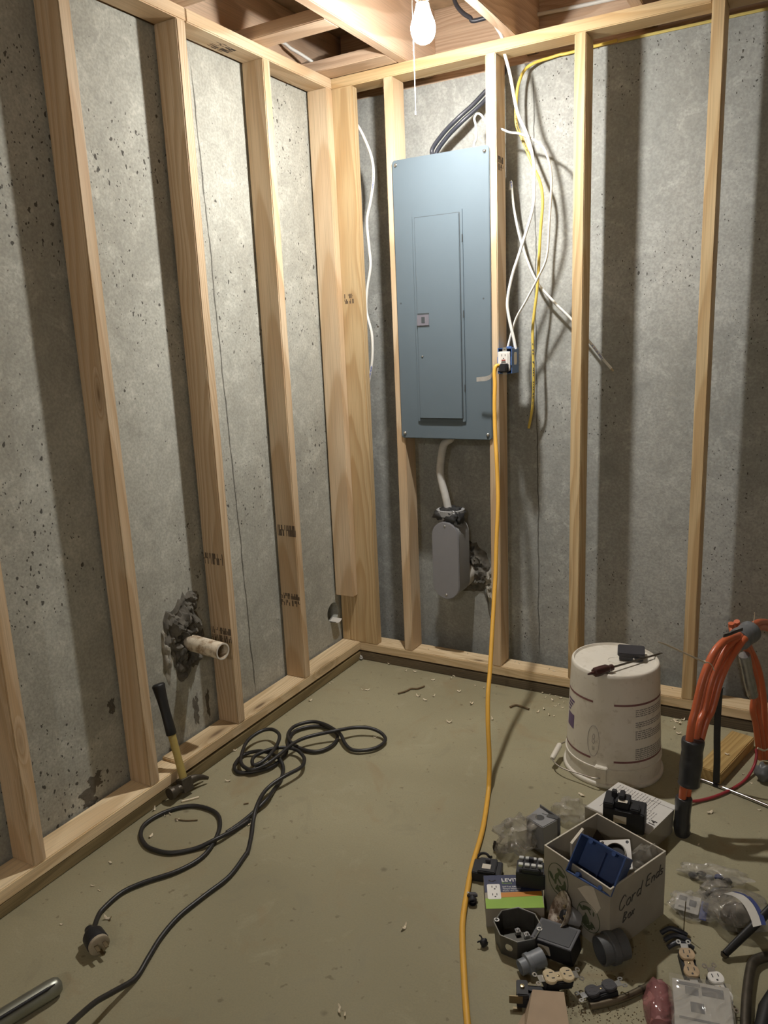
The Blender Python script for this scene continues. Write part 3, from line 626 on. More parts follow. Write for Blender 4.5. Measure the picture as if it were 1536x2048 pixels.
# ------------------------------------------------------------------ hammer
hr_ = Vector((.034, -1.135, .030)); ht_ = Vector((-0.06, -1.1135, 0.3463))
hd = (ht_ - hr_).normalized(); hy = Vector((.12, .99, 0)); hy = (hy - hd * hy.dot(hd)).normalized(); hx = hy.cross(hd)
hm = root('hammer', 'claw hammer with black grip and yellow handle leaning on the bottom plate', 'hammer')
hm.matrix_world = Matrix(((hx.x, hy.x, hd.x, hr_.x), (hx.y, hy.y, hd.y, hr_.y), (hx.z, hy.z, hd.z, hr_.z), (0, 0, 0, 1)))
HL = (ht_ - hr_).length
M['grip'] = plain('black_rubber', (.012, .012, .013), .5, var=.1)
M['fibre'] = plain('yellow_fibreglass', (.42, .32, .10), .4, var=.15, scale=50)
M['iron'] = plain('worn_iron', (.10, .085, .065), .45, .6, var=.25, scale=60)
def ovals(zs): 
    mb = MB(); n = 16; vs = []; fs = []
    for a, b, z in zs:
        for i in range(n): vs.append((a * math.cos(2 * math.pi * i / n), b * math.sin(2 * math.pi * i / n), z))
    for j in range(len(zs) - 1):
        for i in range(n): fs.append((j * n + i, j * n + (i + 1) % n, (j + 1) * n + (i + 1) % n, (j + 1) * n + i))
    fs += [tuple(range(n))[::-1], tuple((len(zs) - 1) * n + i for i in range(n))]
    return mb.add(vs, fs)
part('grip', ovals([(.0125, .0155, HL * .50), (.0145, .0175, HL * .51), (.0135, .0165, HL * .6), (.0125, .0155, HL * .72), (.0135, .017, HL * .84), (.0165, .0205, HL * .95), (.0175, .022, HL * .985), (.014, .018, HL)]), 'grip', hm, smooth=60)
part('handle', ovals([(.0085, .0125, -.01), (.0095, .0135, .05), (.0095, .0125, HL * .3), (.0105, .013, HL * .505)]), 'fibre', hm, smooth=60)
hh = MB()
hh.cyl((0, -.062, .0), (0, -.048, .0), .0195, .0195, 20).cyl((0, -.048, .0), (0, -.030, .0), .0185, .0135, 20).cyl((0, -.030, 0), (0, -.014, 0), .0135, .0155, 20)
hh.box((0, 0, .004), (.031, .038, .042))
part('head', hh, 'iron', hm, .001, 1)
for s in (-1, 1):
    cl = [(s * .004, .012, .004), (s * .006, .03, .006), (s * .008, .05, .003), (s * .010, .066, -.004), (s * .0115, .080, -.013)]
    part('claw', MB().tube(smoothpath(cl, 4), [.0145 - .0095 * i / 16 for i in range(17)], 8, True, .5), 'iron', hm, smooth=50)
# ------------------------------------------------------------------ black power cord with plug
M['cord_black'] = plain('black_cord_rubber', (.022, .021, .021), .42, var=.15)
A1 = [(0.272, -1.7027, 0.02), (0.2483, -1.6789, 0.012), (0.2202, -1.6425, 0.007), (0.2113, -1.6168, 0.007), (0.2088, -1.5552, 0.007), (0.2343, -1.4989, 0.007), (0.2798, -1.4312, 0.007), (0.2999, -1.3622, 0.007), (0.2864, -1.2938, 0.007), (0.2463, -1.2198, 0.007), (0.1902, -1.1785, 0.007), (0.1062, -1.1832, 0.007), (0.0546, -1.2405, 0.007), (0.0409, -1.3115, 0.007), (0.0695, -1.3593, 0.007), (0.1193, -1.3875, 0.007), (0.1635, -1.3914, 0.007), (0.211, -1.3797, 0.007), (0.2579, -1.3369, 0.007), (0.2913, -1.2873, 0.016), (0.304, -1.2242, 0.01), (0.3103, -1.1612, 0.007)]
C1 = [(0.2922, -1.2425, 0.009), (0.2982, -1.203, 0.009), (0.2994, -1.1343, 0.008), (0.3051, -1.0719, 0.02), (0.2823, -1.0077, 0.009), (0.2663, -0.9493, 0.009), (0.2353, -0.8947, 0.009), (0.2014, -0.867, 0.02), (0.1577, -0.8541, 0.022), (0.1031, -0.8546, 0.02), (0.0593, -0.8835, 0.009), (0.0735, -0.9467, 0.009), (0.1108, -0.9767, 0.009), (0.1497, -0.9584, 0.009), (0.1891, -0.9219, 0.012), (0.1956, -0.8735, 0.009), (0.1846, -0.8124, 0.009), (0.1652, -0.7729, 0.015), (0.1387, -0.7289, 0.009), (0.1231, -0.6715, 0.009), (0.1576, -0.6176, 0.009), (0.2173, -0.5998, 0.009), (0.2761, -0.6289, 0.009), (0.2997, -0.6812, 0.009), (0.294, -0.7317, 0.009), (0.266, -0.7618, 0.009), (0.2142, -0.7645, 0.009), (0.1647, -0.7566, 0.02), (0.1278, -0.7196, 0.02), (0.1128, -0.6704, 0.02), (0.1261, -0.6307, 0.02), (0.1578, -0.6016, 0.02), (0.2117, -0.6053, 0.022), (0.2681, -0.6301, 0.026), (0.3031, -0.6468, 0.024), (0.3446, -0.683, 0.016), (0.3834, -0.7003, 0.012), (0.4218, -0.6867, 0.012), (0.4521, -0.6512, 0.012), (0.4563, -0.6009, 0.014), (0.4267, -0.5726, 0.02), (0.3798, -0.573, 0.03), (0.3322, -0.5984, 0.034), (0.2928, -0.652, 0.04), (0.2458, -0.6929, 0.036), (0.2112, -0.7363, 0.034), (0.1997, -0.7895, 0.036), (0.198, -0.8542, 0.034), (0.193, -0.906, 0.03), (0.1769, -0.942, 0.024), (0.1555, -0.964, 0.022), (0.1122, -0.9528, 0.022), (0.0798, -0.9188, 0.026), (0.0426, -0.8409, 0.034), (0.0471, -0.7743, 0.04), (0.0798, -0.7489, 0.044), (0.1298, -0.7711, 0.046), (0.1633, -0.826, 0.046), (0.1826, -0.8969, 0.044), (0.1747, -0.9377, 0.036), (0.1558, -0.9508, 0.034), (0.1314, -0.9137, 0.036), (0.1427, -0.859, 0.034), (0.1702, -0.8172, 0.03), (0.2145, -0.7978, 0.024), (0.2543, -0.8132, 0.022), (0.2873, -0.8463, 0.026), (0.3059, -0.8925, 0.03), (0.294, -0.9589, 0.034), (0.2788, -1.0068, 0.028), (0.2799, -1.0562, 0.024), (0.3088, -1.1271, 0.026), (0.3312, -1.1705, 0.016), (0.3619, -1.2179, 0.009), (0.3961, -1.2763, 0.007)]
A2 = [(0.4034, -1.2998, 0.007), (0.4205, -1.3853, 0.007), (0.4117, -1.4662, 0.007), (0.404, -1.5517, 0.007), (0.4138, -1.6231, 0.007), (0.4339, -1.6843, 0.007), (0.4526, -1.7415, 0.007), (0.4597, -1.8038, 0.03), (0.4693, -1.8572, 0.055), (0.4897, -1.91, 0.08), (0.518, -1.9583, 0.11), (0.5406, -2.0149, 0.13), (0.5304, -2.0823, 0.1), (0.5047, -2.1466, 0.03), (0.5504, -2.213, 0.008), (0.6565, -2.2602, 0.007)]
pc = root('power_cord', 'long black power cord coiled across the floor with a heavy round plug', 'cord', (.4, -1.0, 0))
o_ = Vector((.4, -1.0, 0))
part('cord', MB().tube(smoothpath([Vector(p) - o_ for p in A1 + C1 + A2], 5), .0062, 10), 'cord_black', pc, smooth=60)
pa = Vector((0.2801, -1.7101, 0.03)) - o_; pbv = Vector((0.3424, -1.7316, 0.024)) - o_
d = (pbv - pa).normalized()
pm = d.to_track_quat('Z', 'Y').to_matrix().to_4x4(); pm.translation = pa
pl = part('plug_body', MB().lathe([(.004, -.022), (.010, -.02), (.013, -.008), (.021, 0), (.0245, .006), (.0255, .034), (.024, .036)], 24, pm, True, True), 'black_pl', pc)
M['plug_face'] = plain('beige_plug_face', (.40, .34, .25), .6, var=.12)
part('plug_face', MB().lathe([(.0238, .0355), (.0245, .044), (.022, .0455), (.0005, .0455)], 24, pm), 'plug_face', pl, label='beige plug face')
M['brass_d'] = plain('dull_brass', (.22, .17, .10), .45, .8)
for k in range(3):
    a = 2 * math.pi * k / 3 + .5
    part('prong', MB().box((.011 * math.cos(a), .011 * math.sin(a), .055), (.0075, .0025, .02), pm), 'brass_d', pl)
# ------------------------------------------------------------------ yellow extension cord from the outlet to the floor
M['cord_y'] = plain('orange_yellow_cord', (.70, .385, .055), .5, var=.05)
Q = [(0.6693, -0.03, 1.2633), (0.6608, -0.038, 1.2603), (0.6575, -0.045, 1.2393), (0.6628, -0.055, 1.1953), (0.6661, -0.07, 1.1428), (0.674, -0.09, 1.073), (0.6858, -0.115, 1.0042), (0.6986, -0.14, 0.9451), (0.7112, -0.165, 0.8687), (0.7256, -0.2, 0.786), (0.738, -0.25, 0.6719), (0.7543, -0.305, 0.5619), (0.7674, -0.355, 0.4888), (0.7903, -0.435, 0.3946), (0.8137, -0.515, 0.3061), (0.8298, -0.575, 0.2477), (0.8506, -0.63, 0.174), (0.8722, -0.675, 0.0816), (0.8818, -0.705, 0.0317)] + [(0.8946, -0.7464, 0.0075), (0.9444, -0.9134, 0.0075), (0.977, -1.0637, 0.0075), (1.0027, -1.1572, 0.0075), (1.0392, -1.2727, 0.0075), (1.1013, -1.4074, 0.0075), (1.157, -1.5185, 0.0075), (1.1973, -1.5884, 0.0075), (1.2811, -1.6978, 0.0075), (1.3832, -1.7974, 0.0075), (1.4987, -1.8759, 0.0075), (1.6, -1.9086, 0.0075)]
ec = root('extension_cord', 'yellow extension cord plugged into the outlet and running across the floor', 'cord', (.8, -.6, 0)); o_ = Vector((.8, -.6, 0))
part('cord', MB().tube(smoothpath([Vector(p) - o_ for p in Q], 6), .0072, 12), 'cord_y', ec, smooth=60)
part('plug', MB().bb((.672 - .8, -.034 + .6, 1.238), (.706 - .8, -.0262 + .6, 1.270)).bb((.676 - .8, -.05 + .6, 1.241), (.702 - .8, -.034 + .6, 1.267)), 'black_pl', ec, .003, 2)
M['tag_paper'] = plain('grey_tag', (.36, .34, .31), .6, var=.15, scale=80)
tg = smoothpath([(0.6634, -0.04, 1.255), (0.6538, -0.045, 1.2519), (0.6499, -0.05, 1.238), (0.6459, -0.055, 1.2276), (0.6305, -0.06, 1.221), (0.6111, -0.06, 1.2195), (0.5926, -0.058, 1.2178)], 4)
part('tag', MB().sheet([[p - o_ + Vector((0, 0, h_)) for p in tg] for h_ in (-.010, .006)]), 'tag_paper', ec, smooth=60, label='grey paper tag looped round the cord')
# ------------------------------------------------------------------ upturned bucket with its bail
M['bucket'] = (lambda t: (t.col(t.mix(t.rng(t.noise(t.coord(), 9, 5, .65).outputs[0], .5, .72, 0, .5), t.mix(t.rng(t.noise(t.coord(), 45, 5, .6).outputs[0], .58, .72, 0, .45), (.66, .62, .54), (.38, .33, .25)), (.52, .47, .38))), t.rough(.45), t.m)[2])(NT('scuffed_white_plastic'))
M['maroon'] = plain('maroon_print', (.20, .085, .085), .6, var=.15)
M['print_grey'] = plain('grey_print', (.24, .225, .21), .7, var=.2)
M['print_violet'] = plain('violet_print', (.13, .085, .19), .6, var=.2)
M['wire'] = plain('steel_wire', (.32, .29, .25), .4, .8)
BC = (1.187, -.398, 0)
bk = root('bucket', 'upturned white plastic bucket standing by the back wall', 'bucket', BC)
def br(z): return .147 + (.1335 - .147) * (z - .05) / .31      # wall radius at height z
part('wall', MB().lathe([(.1425, .0), (.149, .0), (br(.03), .02), (br(.05), .05), (br(.33), .33), (.1338, .352), (.1325, .362), (.129, .3655), (.126, .3655), (.1245, .361), (.123, .3585), (.0005, .3585)], 64), 'bucket', bk, smooth=50)
part('rim', MB().lathe([(.1455, .0), (.1535, .0), (.1555, .003), (.1555, .010), (.1525, .014), (br(.03) - .001, .015), (br(.03) - .001, .0)], 64), 'bucket', bk, smooth=50)
part('rim_rib', MB().lathe([(br(.06) - .002, .056), (br(.06) + .0028, .0575), (br(.065) + .0028, .0625), (br(.066) - .002, .064)], 64), 'bucket', bk, smooth=50)
part('center_boss', MB().lathe([(.021, .3585), (.0215, .3597), (.0235, .3597), (.024, .3585)], 28), 'bucket', bk)
A0 = math.atan2(-2.7187 + .398, 1.6966 - 1.187)                # bearing of the viewer from the bucket
def band(t0, t1, z0, z1, off=.0004, n=24):
    rows = []
    for z in (z0, z1): rows.append([((br(z) + off) * math.cos(A0 + t0 + (t1 - t0) * i / n), (br(z) + off) * math.sin(A0 + t0 + (t1 - t0) * i / n), z) for i in range(n + 1)])
    return MB().sheet(rows)
for t0, t1, z in ((-1.45, -.46, .268), (.0, 1.5, .268), (-1.45, -.47, .085), (.02, 1.5, .085)):
    part('stripe', band(t0, t1, z, z + .0065), 'maroon', bk, smooth=80)
rnd = random.Random(5)
for z0, nrow in ((.252, 4), (.212, 3), (.184, 5), (.126, 6)):
    mb = MB()
    for k in range(nrow):
        z = z0 - k * .0063; t = .47
        te = 1.35 if rnd.random() < .75 else .9
        while t < te:
            w_ = rnd.uniform(.03, .10); q = band(t, min(te, t + w_), z, z + .0032, .0004, 3); mb.add(q.v, q.f); t += w_ + .014
    tag(part('print_lines', mb, 'print_grey', bk, smooth=80), kind='stuff')
part('print_panel', band(-1.32, -1.0, .15, .195), 'print_violet', bk, smooth=80)
mb = MB(); z = .235
for k in range(4): q = band(-1.36 + .05 * (k % 2), -1.02 - .06 * k, z - .011 * k, z - .011 * k + .007, .0004, 6); mb.add(q.v, q.f)
tag(part('print_lines', mb, 'print_violet', bk, smooth=80), kind='stuff')
def scribble(pts, zc, tc, w, h_):
    P = []
    for x, y in pts:
        th = A0 + tc + x * w / br(zc); zz = zc + y * h_; P.append(((br(zz) + .0003) * math.cos(th), (br(zz) + .0003) * math.sin(th), zz))
    return MB().tube(smoothpath(P, 5), .0006, 5)
part('pen_oval', scribble([(math.cos(a / 10 * 6.28), math.sin(a / 10 * 6.28)) for a in range(11)], .145, -.42, .019, .05), 'print_grey', bk)
part('pen_mark', scribble([(-.3, -.3), (-.1, .35), (.3, .3), (.2, 0), (-.1, 0), (.35, -.15), (.1, -.4), (-.2, -.3)], .152, -.42, .014, .04), 'print_grey', bk)
part('pen_mark', scribble([(-.2, .3), (-.1, -.3), (.2, -.1), (.2, .25), (.3, -.3)], .122, -.42, .012, .02), 'print_grey', bk)
for sgn in (0, 1):
    th = A0 - .22 + sgn * math.pi
    em = Matrix.Rotation(th, 4, 'Z')
    part('ear', MB().bb((br(.05) - .004, -.016, .018), (br(.05) + .012, .016, .066)).bb((br(.05) - .004, -.019, .066), (br(.05) + .016, .019, .071)), 'bucket', bk, .002, 2, mw=em)
th0 = A0 - .22; e1 = Vector((math.cos(th0), math.sin(th0), 0)) * (br(.05) + .015) + Vector((0, 0, .036)); e2 = Vector((-e1.x, -e1.y, .036))
gp0 = Vector((1.0204, -0.5045, 0.035)) - Vector(BC); gp1 = Vector((1.0219, -0.4332, 0.045)) - Vector(BC)
mid1 = Vector((1.1231, -0.5546, 0.032)) - Vector(BC); mid0 = Vector((1.0588, -0.5399, 0.03)) - Vector(BC)
bail = part('bail', MB().tube(smoothpath([e1, e1 + Vector((-.02, -.006, 0)), mid1, mid0, gp0, gp1, gp1 + Vector((.03, .06, .004)), Vector((-.13, .13, .045)), e2 * .98 + Vector((-.03, .02, 0)), e2], 6), .0021, 8), 'wire', bk)
part('hand_grip', MB().tube([gp0 + (gp1 - gp0) * t_ for t_ in (-.06, .0, .1, .9, 1.0, 1.06)], [.006, .0085, .009, .009, .0085, .006], 14), 'bucket', bail)
# things on the bucket
bt = .3585
sc0 = Vector((1.1595, -0.5505, 0.372)); sc1 = Vector((1.3106, -0.3095, 0.366))
sd = (sc1 - sc0).normalized(); sL = (sc1 - sc0).length
sm = sd.to_track_quat('Z', 'Y').to_matrix().to_4x4(); sm.translation = (sc0.x, sc0.y, bt + .0165)
M['driver'] = plain('dark_red_handle', (.055, .02, .018), .35, var=.3)
sd_o = root('screwdriver', 'screwdriver with dark red handle lying on top of the bucket', 'screwdriver'); sd_o.matrix_world = sm
part('shaft', MB().cyl((0, 0, .07), (0, 0, sL * .97), .0032, .003, 12).box((0, 0, sL * .985), (.006, .0016, .012)), 'iron', sd_o)
ridge = []
for a in range(24): ridge.append((.0145 if a % 4 < 2 else .0125))
hv = MB(); nn = 24; vs = []; fs = []
zz = [(.55, -.002), (.95, .002), (1, .01), (1, .048), (.85, .056), (.6, .062), (.75, .068), (.7, .074)]
for k_, z in zz:
    for a in range(nn): r_ = ridge[a] * k_ if z < .05 else .0135 * k_; vs.append((r_ * math.cos(2 * math.pi * a / nn), r_ * math.sin(2 * math.pi * a / nn), z))
for j in range(len(zz) - 1):
    for a in range(nn): fs.append((j * nn + a, j * nn + (a + 1) % nn, (j + 1) * nn + (a + 1) % nn, (j + 1) * nn + a))
fs += [tuple(range(nn))[::-1], tuple((len(zz) - 1) * nn + a for a in range(nn))]
part('handle', hv.add(vs, fs), 'driver', sd_o, smooth=40)
part('handle_tail', MB().cyl((0, 0, -.024), (0, 0, 0), .0025, .006, 10), 'driver', sd_o)
CA = .508
kb = root('cover_box', 'small black square electrical box with notched sides on the bucket', 'electrical box', (1.2268, -0.3565, 0.36), (0, 0, CA - .30))
M['kbox'] = plain('black_box_plastic', (.032, .03, .036), .5, var=.15)
part('base', MB().prism(rrect(-.036, .036, -.033, .033, .005), 0, .014), 'kbox', kb, .0015)
part('lid', MB().prism(rrect(-.041, .041, -.038, .038, .008), .0145, .026), 'kbox', kb, .002)
part('screw', MB().lathe([(.0005, .003), (.003, .002), (.0035, 0)], 10, Matrix.Translation((.008, -.0335, .009)) @ Matrix.Rotation(math.radians(90), 4, 'X')), 'steel', kb)
# ------------------------------------------------------------------ bundle of orange cable at the right
M['orange'] = plain('orange_cable', (.50, .115, .045), .35, var=.08)
M['tape'] = plain('black_tape', (.035, .036, .04), .3, var=.2, bump=.5, bscale=45)
M['tape_g'] = plain('grey_tape', (.13, .135, .14), .4, var=.15, bump=.4, bscale=50)
M['tape_s'] = plain('shiny_tape', (.36, .36, .36), .2, .7, var=.25, bump=.7, bscale=60)
og = root('cable_bundle', 'arched bundle of thick orange cables bound with black tape', 'cable', (1.5, -.5, 0)); o_ = Vector((1.5, -.5, 0))
def strand(P, r=.0125, k=7): return part('strand', MB().tube(smoothpath([Vector(p) - o_ for p in P], k), r, 14), 'orange', og, smooth=60)
RS = .0093
strand([(1.4393, -0.6911, 0.0482), (1.4398, -0.6899, 0.0793), (1.4414, -0.6912, 0.1386), (1.4469, -0.6843, 0.1893), (1.4496, -0.6832, 0.2332), (1.4503, -0.6818, 0.2933), (1.4534, -0.6751, 0.338)] + [(1.4586, -0.6639, 0.3689), (1.4687, -0.6424, 0.4397), (1.4806, -0.6169, 0.4865), (1.4925, -0.5914, 0.5152), (1.5099, -0.5541, 0.5315), (1.525, -0.5218, 0.5331), (1.5402, -0.4704, 0.5222), (1.5516, -0.4272, 0.5159), (1.5656, -0.35, 0.5127), (1.5797, -0.2728, 0.4987), (1.5987, -0.1613, 0.4605), (1.6225, -0.0633, 0.4101), (1.6438, 0.0059, 0.3439), (1.6539, 0.0276, 0.258), (1.6539, 0.0039, 0.153), (1.6479, -0.0324, 0.0294), (1.6469, -0.0582, -0.0892)], RS + .001)
strand([(1.449, -0.6703, 0.0383), (1.4495, -0.6693, 0.0696), (1.4502, -0.6678, 0.1276), (1.454, -0.6503, 0.1724), (1.4555, -0.647, 0.2155), (1.4545, -0.6491, 0.278), (1.4585, -0.6405, 0.3226)] + [(1.465, -0.6218, 0.3508), (1.4753, -0.6, 0.4229), (1.4864, -0.5762, 0.4711), (1.4982, -0.5508, 0.5005), (1.5141, -0.5169, 0.5164), (1.5288, -0.4855, 0.5184), (1.5419, -0.4479, 0.5142), (1.5541, -0.4125, 0.509), (1.5693, -0.3422, 0.4977), (1.5836, -0.2644, 0.4811), (1.5996, -0.1593, 0.442), (1.6201, -0.0682, 0.3919), (1.6376, -0.0074, 0.3322), (1.6462, 0.011, 0.2564), (1.6466, -0.0116, 0.1585), (1.6407, -0.0478, 0.0354), (1.6397, -0.0736, -0.0826)], RS + .001)
strand([(1.4547, -0.6771, 0.1563), (1.4566, -0.6729, 0.2075), (1.4611, -0.6633, 0.2474), (1.4635, -0.6582, 0.2846), (1.4685, -0.6475, 0.3281)] + [(1.4762, -0.6215, 0.353), (1.4864, -0.5997, 0.4249), (1.4988, -0.5731, 0.4721), (1.5108, -0.5475, 0.4994), (1.5248, -0.5177, 0.5147), (1.536, -0.4937, 0.5197), (1.5468, -0.4704, 0.5204)], RS)
strand([(1.4571, -0.6436, 0.1426), (1.4585, -0.6406, 0.1906), (1.4624, -0.6322, 0.2272), (1.4676, -0.621, 0.2669), (1.4756, -0.6039, 0.3132)] + [(1.4856, -0.592, 0.3413), (1.4956, -0.5705, 0.4142), (1.5096, -0.5407, 0.461), (1.5218, -0.5145, 0.4867), (1.5346, -0.4871, 0.5029), (1.5432, -0.4688, 0.5097), (1.5506, -0.4529, 0.5126)], RS)
strand([(1.4643, -0.6659, 0.157), (1.4658, -0.6627, 0.2), (1.4697, -0.6544, 0.2361), (1.4749, -0.6433, 0.2754), (1.4841, -0.6235, 0.3244)] + [(1.4947, -0.6057, 0.3496), (1.508, -0.577, 0.4231), (1.5221, -0.547, 0.4657), (1.5357, -0.5179, 0.4903), (1.5471, -0.4934, 0.5073), (1.5516, -0.4839, 0.5138), (1.5569, -0.4726, 0.518)], RS)
strand([(1.5143, -0.4126, 0.535), (1.5156, -0.4099, 0.5216), (1.5215, -0.4209, 0.5089), (1.5336, -0.4185, 0.4964)], .0085); strand([(1.5263, -0.387, 0.5336), (1.5299, -0.3792, 0.5148), (1.5357, -0.3904, 0.504), (1.5421, -0.4003, 0.4949)], .0085)
strand([(1.5468, -0.3904, 0.4861), (1.5514, -0.3332, 0.4376), (1.5621, -0.3104, 0.3981), (1.5755, -0.2817, 0.3374), (1.5821, -0.2676, 0.2803)] + [(1.5778, -0.2767, 0.2188), (1.5878, -0.2554, 0.1592), (1.5978, -0.234, 0.0832), (1.6052, -0.2181, 0.0259)], RS)
strand([(1.5514, -0.3569, 0.4745), (1.5594, -0.2925, 0.4214), (1.5736, -0.2621, 0.3769), (1.5869, -0.2338, 0.3259), (1.5967, -0.2127, 0.27), (1.6045, -0.1961, 0.2102)] + [(1.6118, -0.1804, 0.1233), (1.6182, -0.1667, 0.0539), (1.6181, -0.167, 0.0021)], RS)
strand([(1.5473, -0.3421, 0.4644), (1.5557, -0.3122, 0.4059), (1.5664, -0.2895, 0.3389), (1.576, -0.2688, 0.2796), (1.5883, -0.2425, 0.2172)] + [(1.5938, -0.2308, 0.1686), (1.6059, -0.205, 0.0908), (1.6116, -0.1927, 0.0141)], RS)
strand([(1.5488, -0.3389, 0.4634), (1.5572, -0.2619, 0.3865), (1.5761, -0.2215, 0.3125), (1.5886, -0.1948, 0.2499), (1.5941, -0.1829, 0.2021)] + [(1.5996, -0.171, 0.1416), (1.6111, -0.1465, 0.0627), (1.6151, -0.1381, -0.0139)], RS)
def wrap(P, r, mat, name='tape_wrap'):
    P = smoothpath([Vector(p) - o_ for p in P], 8); n_ = len(P); rr = [r * (1 + .035 * mnoise.noise((i * .35, r * 90, 0)) + .04 * math.sin(i * .4)) for i in range(n_)]
    rr[0] *= .92; rr[-1] *= .92
    return part(name, MB().tube(P, rr, 18), mat, og, smooth=60)
wrap([(1.4581, -0.6697, 0.2859), (1.4574, -0.6712, 0.2637), (1.4566, -0.6728, 0.2295), (1.455, -0.6764, 0.1914), (1.4529, -0.6809, 0.1536)], .0285, 'tape', 'tape_wrap')
wrap([(1.4433, -0.6825, 0.1162), (1.4423, -0.6845, 0.0813), (1.4416, -0.6861, 0.0436), (1.4416, -0.6861, 0.0185), (1.4438, -0.6815, 0.0044)], .0215, 'tape', 'tape_wrap')
wrap([(1.5392, -0.4584, 0.5053), (1.5467, -0.4424, 0.5082), (1.5577, -0.4188, 0.5119), (1.5667, -0.3996, 0.5159)], .031, 'tape_g', 'tape_wrap')
wrap([(1.5494, -0.3493, 0.4193), (1.5555, -0.3363, 0.3828), (1.5626, -0.3211, 0.3411), (1.5716, -0.3019, 0.2932), (1.5765, -0.2913, 0.2686)], .0165, 'tape_s', 'tape_wrap')
part('tape_flap', MB().tube(smoothpath([Vector(p) - o_ for p in [(1.511, -0.5848, 0.5586), (1.5228, -0.5596, 0.5558), (1.5387, -0.5257, 0.5551), (1.5508, -0.4996, 0.5532)]], 5), .0045, 8, True, .25), 'tape', og)
part('cable_end', MB().blob(tuple(Vector((1.6205, -0.3077, 0.03)) - o_), (.024, .024, .028), 18, 12, .35, 4, 2.5), 'tape_g', og, smooth=60, label='dark rubbery lump at the foot of the bundle')
zt_ = smoothpath([Vector(p) - o_ for p in [(1.3962, -0.9013, 0.6421), (1.409, -0.862, 0.622), (1.4213, -0.8239, 0.6004), (1.4473, -0.7448, 0.5555), (1.4752, -0.6615, 0.5079)]], 4)
M['ziptie'] = plain('nylon_tie', (.62, .54, .42), .4, var=.1)
zt_o = part('zip_tie', MB().tube(zt_, [.0011 + .0012 * min(1, i / 5) for i in range(len(zt_))], 6, True, .6), 'ziptie', og, label='pale nylon zip tie tail')
part('tie_head', MB().box(tuple(zt_[-1]), (.007, .006, .007)), 'ziptie', zt_o, .001)
part('tie_loop', MB().tube(smoothpath([Vector(p) - o_ for p in [(1.4765, -0.6587, 0.5071), (1.4842, -0.6423, 0.5), (1.4909, -0.6279, 0.4872), (1.496, -0.6169, 0.4691)]], 4), .0013, 6), 'ziptie', zt_o)
part('zip_tie', MB().tube(smoothpath([Vector(p) - o_ for p in [(1.567, -0.3471, 0.5149), (1.5686, -0.3437, 0.5277), (1.5695, -0.3418, 0.539), (1.5684, -0.3441, 0.5524)]], 4), .0013, 6), 'ziptie', og)
part('zip_tie', MB().tube(smoothpath([Vector(p) - o_ for p in [(1.5984, -0.2799, 0.0931), (1.607, -0.2614, 0.0806), (1.6167, -0.2407, 0.0685), (1.6256, -0.2216, 0.0653)]], 4), .003, 6, True, .5), 'ziptie', og)
# strap, rod, red wire, short board
M['webbing'] = plain('black_webbing', (.028, .028, .026), .8, var=.2, bump=.5, bscale=300)
sp_ = [(1.4928, -0.4115, 0.3287), (1.4921, -0.4129, 0.2918), (1.4921, -0.4129, 0.2329), (1.4931, -0.4107, 0.1724), (1.496, -0.4046, 0.0975), (1.4966, -0.4034, 0.048)] + [(1.4968, -0.3976, 0.012)]
sp_ = smoothpath(sp_, 5); wv_ = Vector((.905, .42, 0)) * .0095
single('webbing_strap', MB().sheet([[p - wv_ for p in sp_], [p + wv_ for p in sp_]]).sheet([[p + wv_ + Vector((.0012, -.0012, 0)) for p in sp_], [p - wv_ + Vector((.0012, -.0012, 0)) for p in sp_]]), 'webbing', 'black webbing strap hanging down inside the orange cable arch', 'strap')
M['chrome'] = plain('chrome_rod', (.55, .55, .55), .12, 1.0, var=.02)
rd = root('steel_rod', 'thin shiny steel rod lying on the floor under the orange cables', 'rod', (1.4382, -0.384, 0.006))
rp = [Vector(p) - Vector((1.4382, -0.384, 0.006)) for p in ((1.4382, -0.384, 0.006), (1.4972, -0.3988, 0.006), (1.6427, -0.4499, 0.006), (1.7505, -0.498, 0.006))]
part('shaft', MB().tube(smoothpath(rp, 4), .0048, 12), 'chrome', rd, smooth=60)
part('collar', MB().cyl(rp[1] - (rp[2] - rp[1]).normalized() * .008, rp[1] + (rp[2] - rp[1]).normalized() * .008, .0062, .0062, 12), 'black_pl', rd)
M['red_wire'] = plain('red_wire_jacket', (.32, .035, .045), .4, var=.08)
single('red_wire', MB().tube(smoothpath([(1.4388, -0.5324, 0.012), (1.4655, -0.5039, 0.006), (1.5019, -0.4639, 0.006), (1.5398, -0.4054, 0.006), (1.5723, -0.3331, 0.006), (1.5906, -0.2718, 0.02), (1.5959, -0.2511, 0.05), (1.5929, -0.2445, 0.07)], 6), .0045, 10), 'red_wire', 'red wire curving from the taped orange cable end across the floor', 'wire', smooth=60)
lb_ = lumber('wood_block', (1.472, -.375, .0192), (1.545, -.095, .0192), .075, .038, (.96, -.25, 0), 'board'); tag(lb_, 'short offcut of wooden board lying against the bottom plate', 'board')
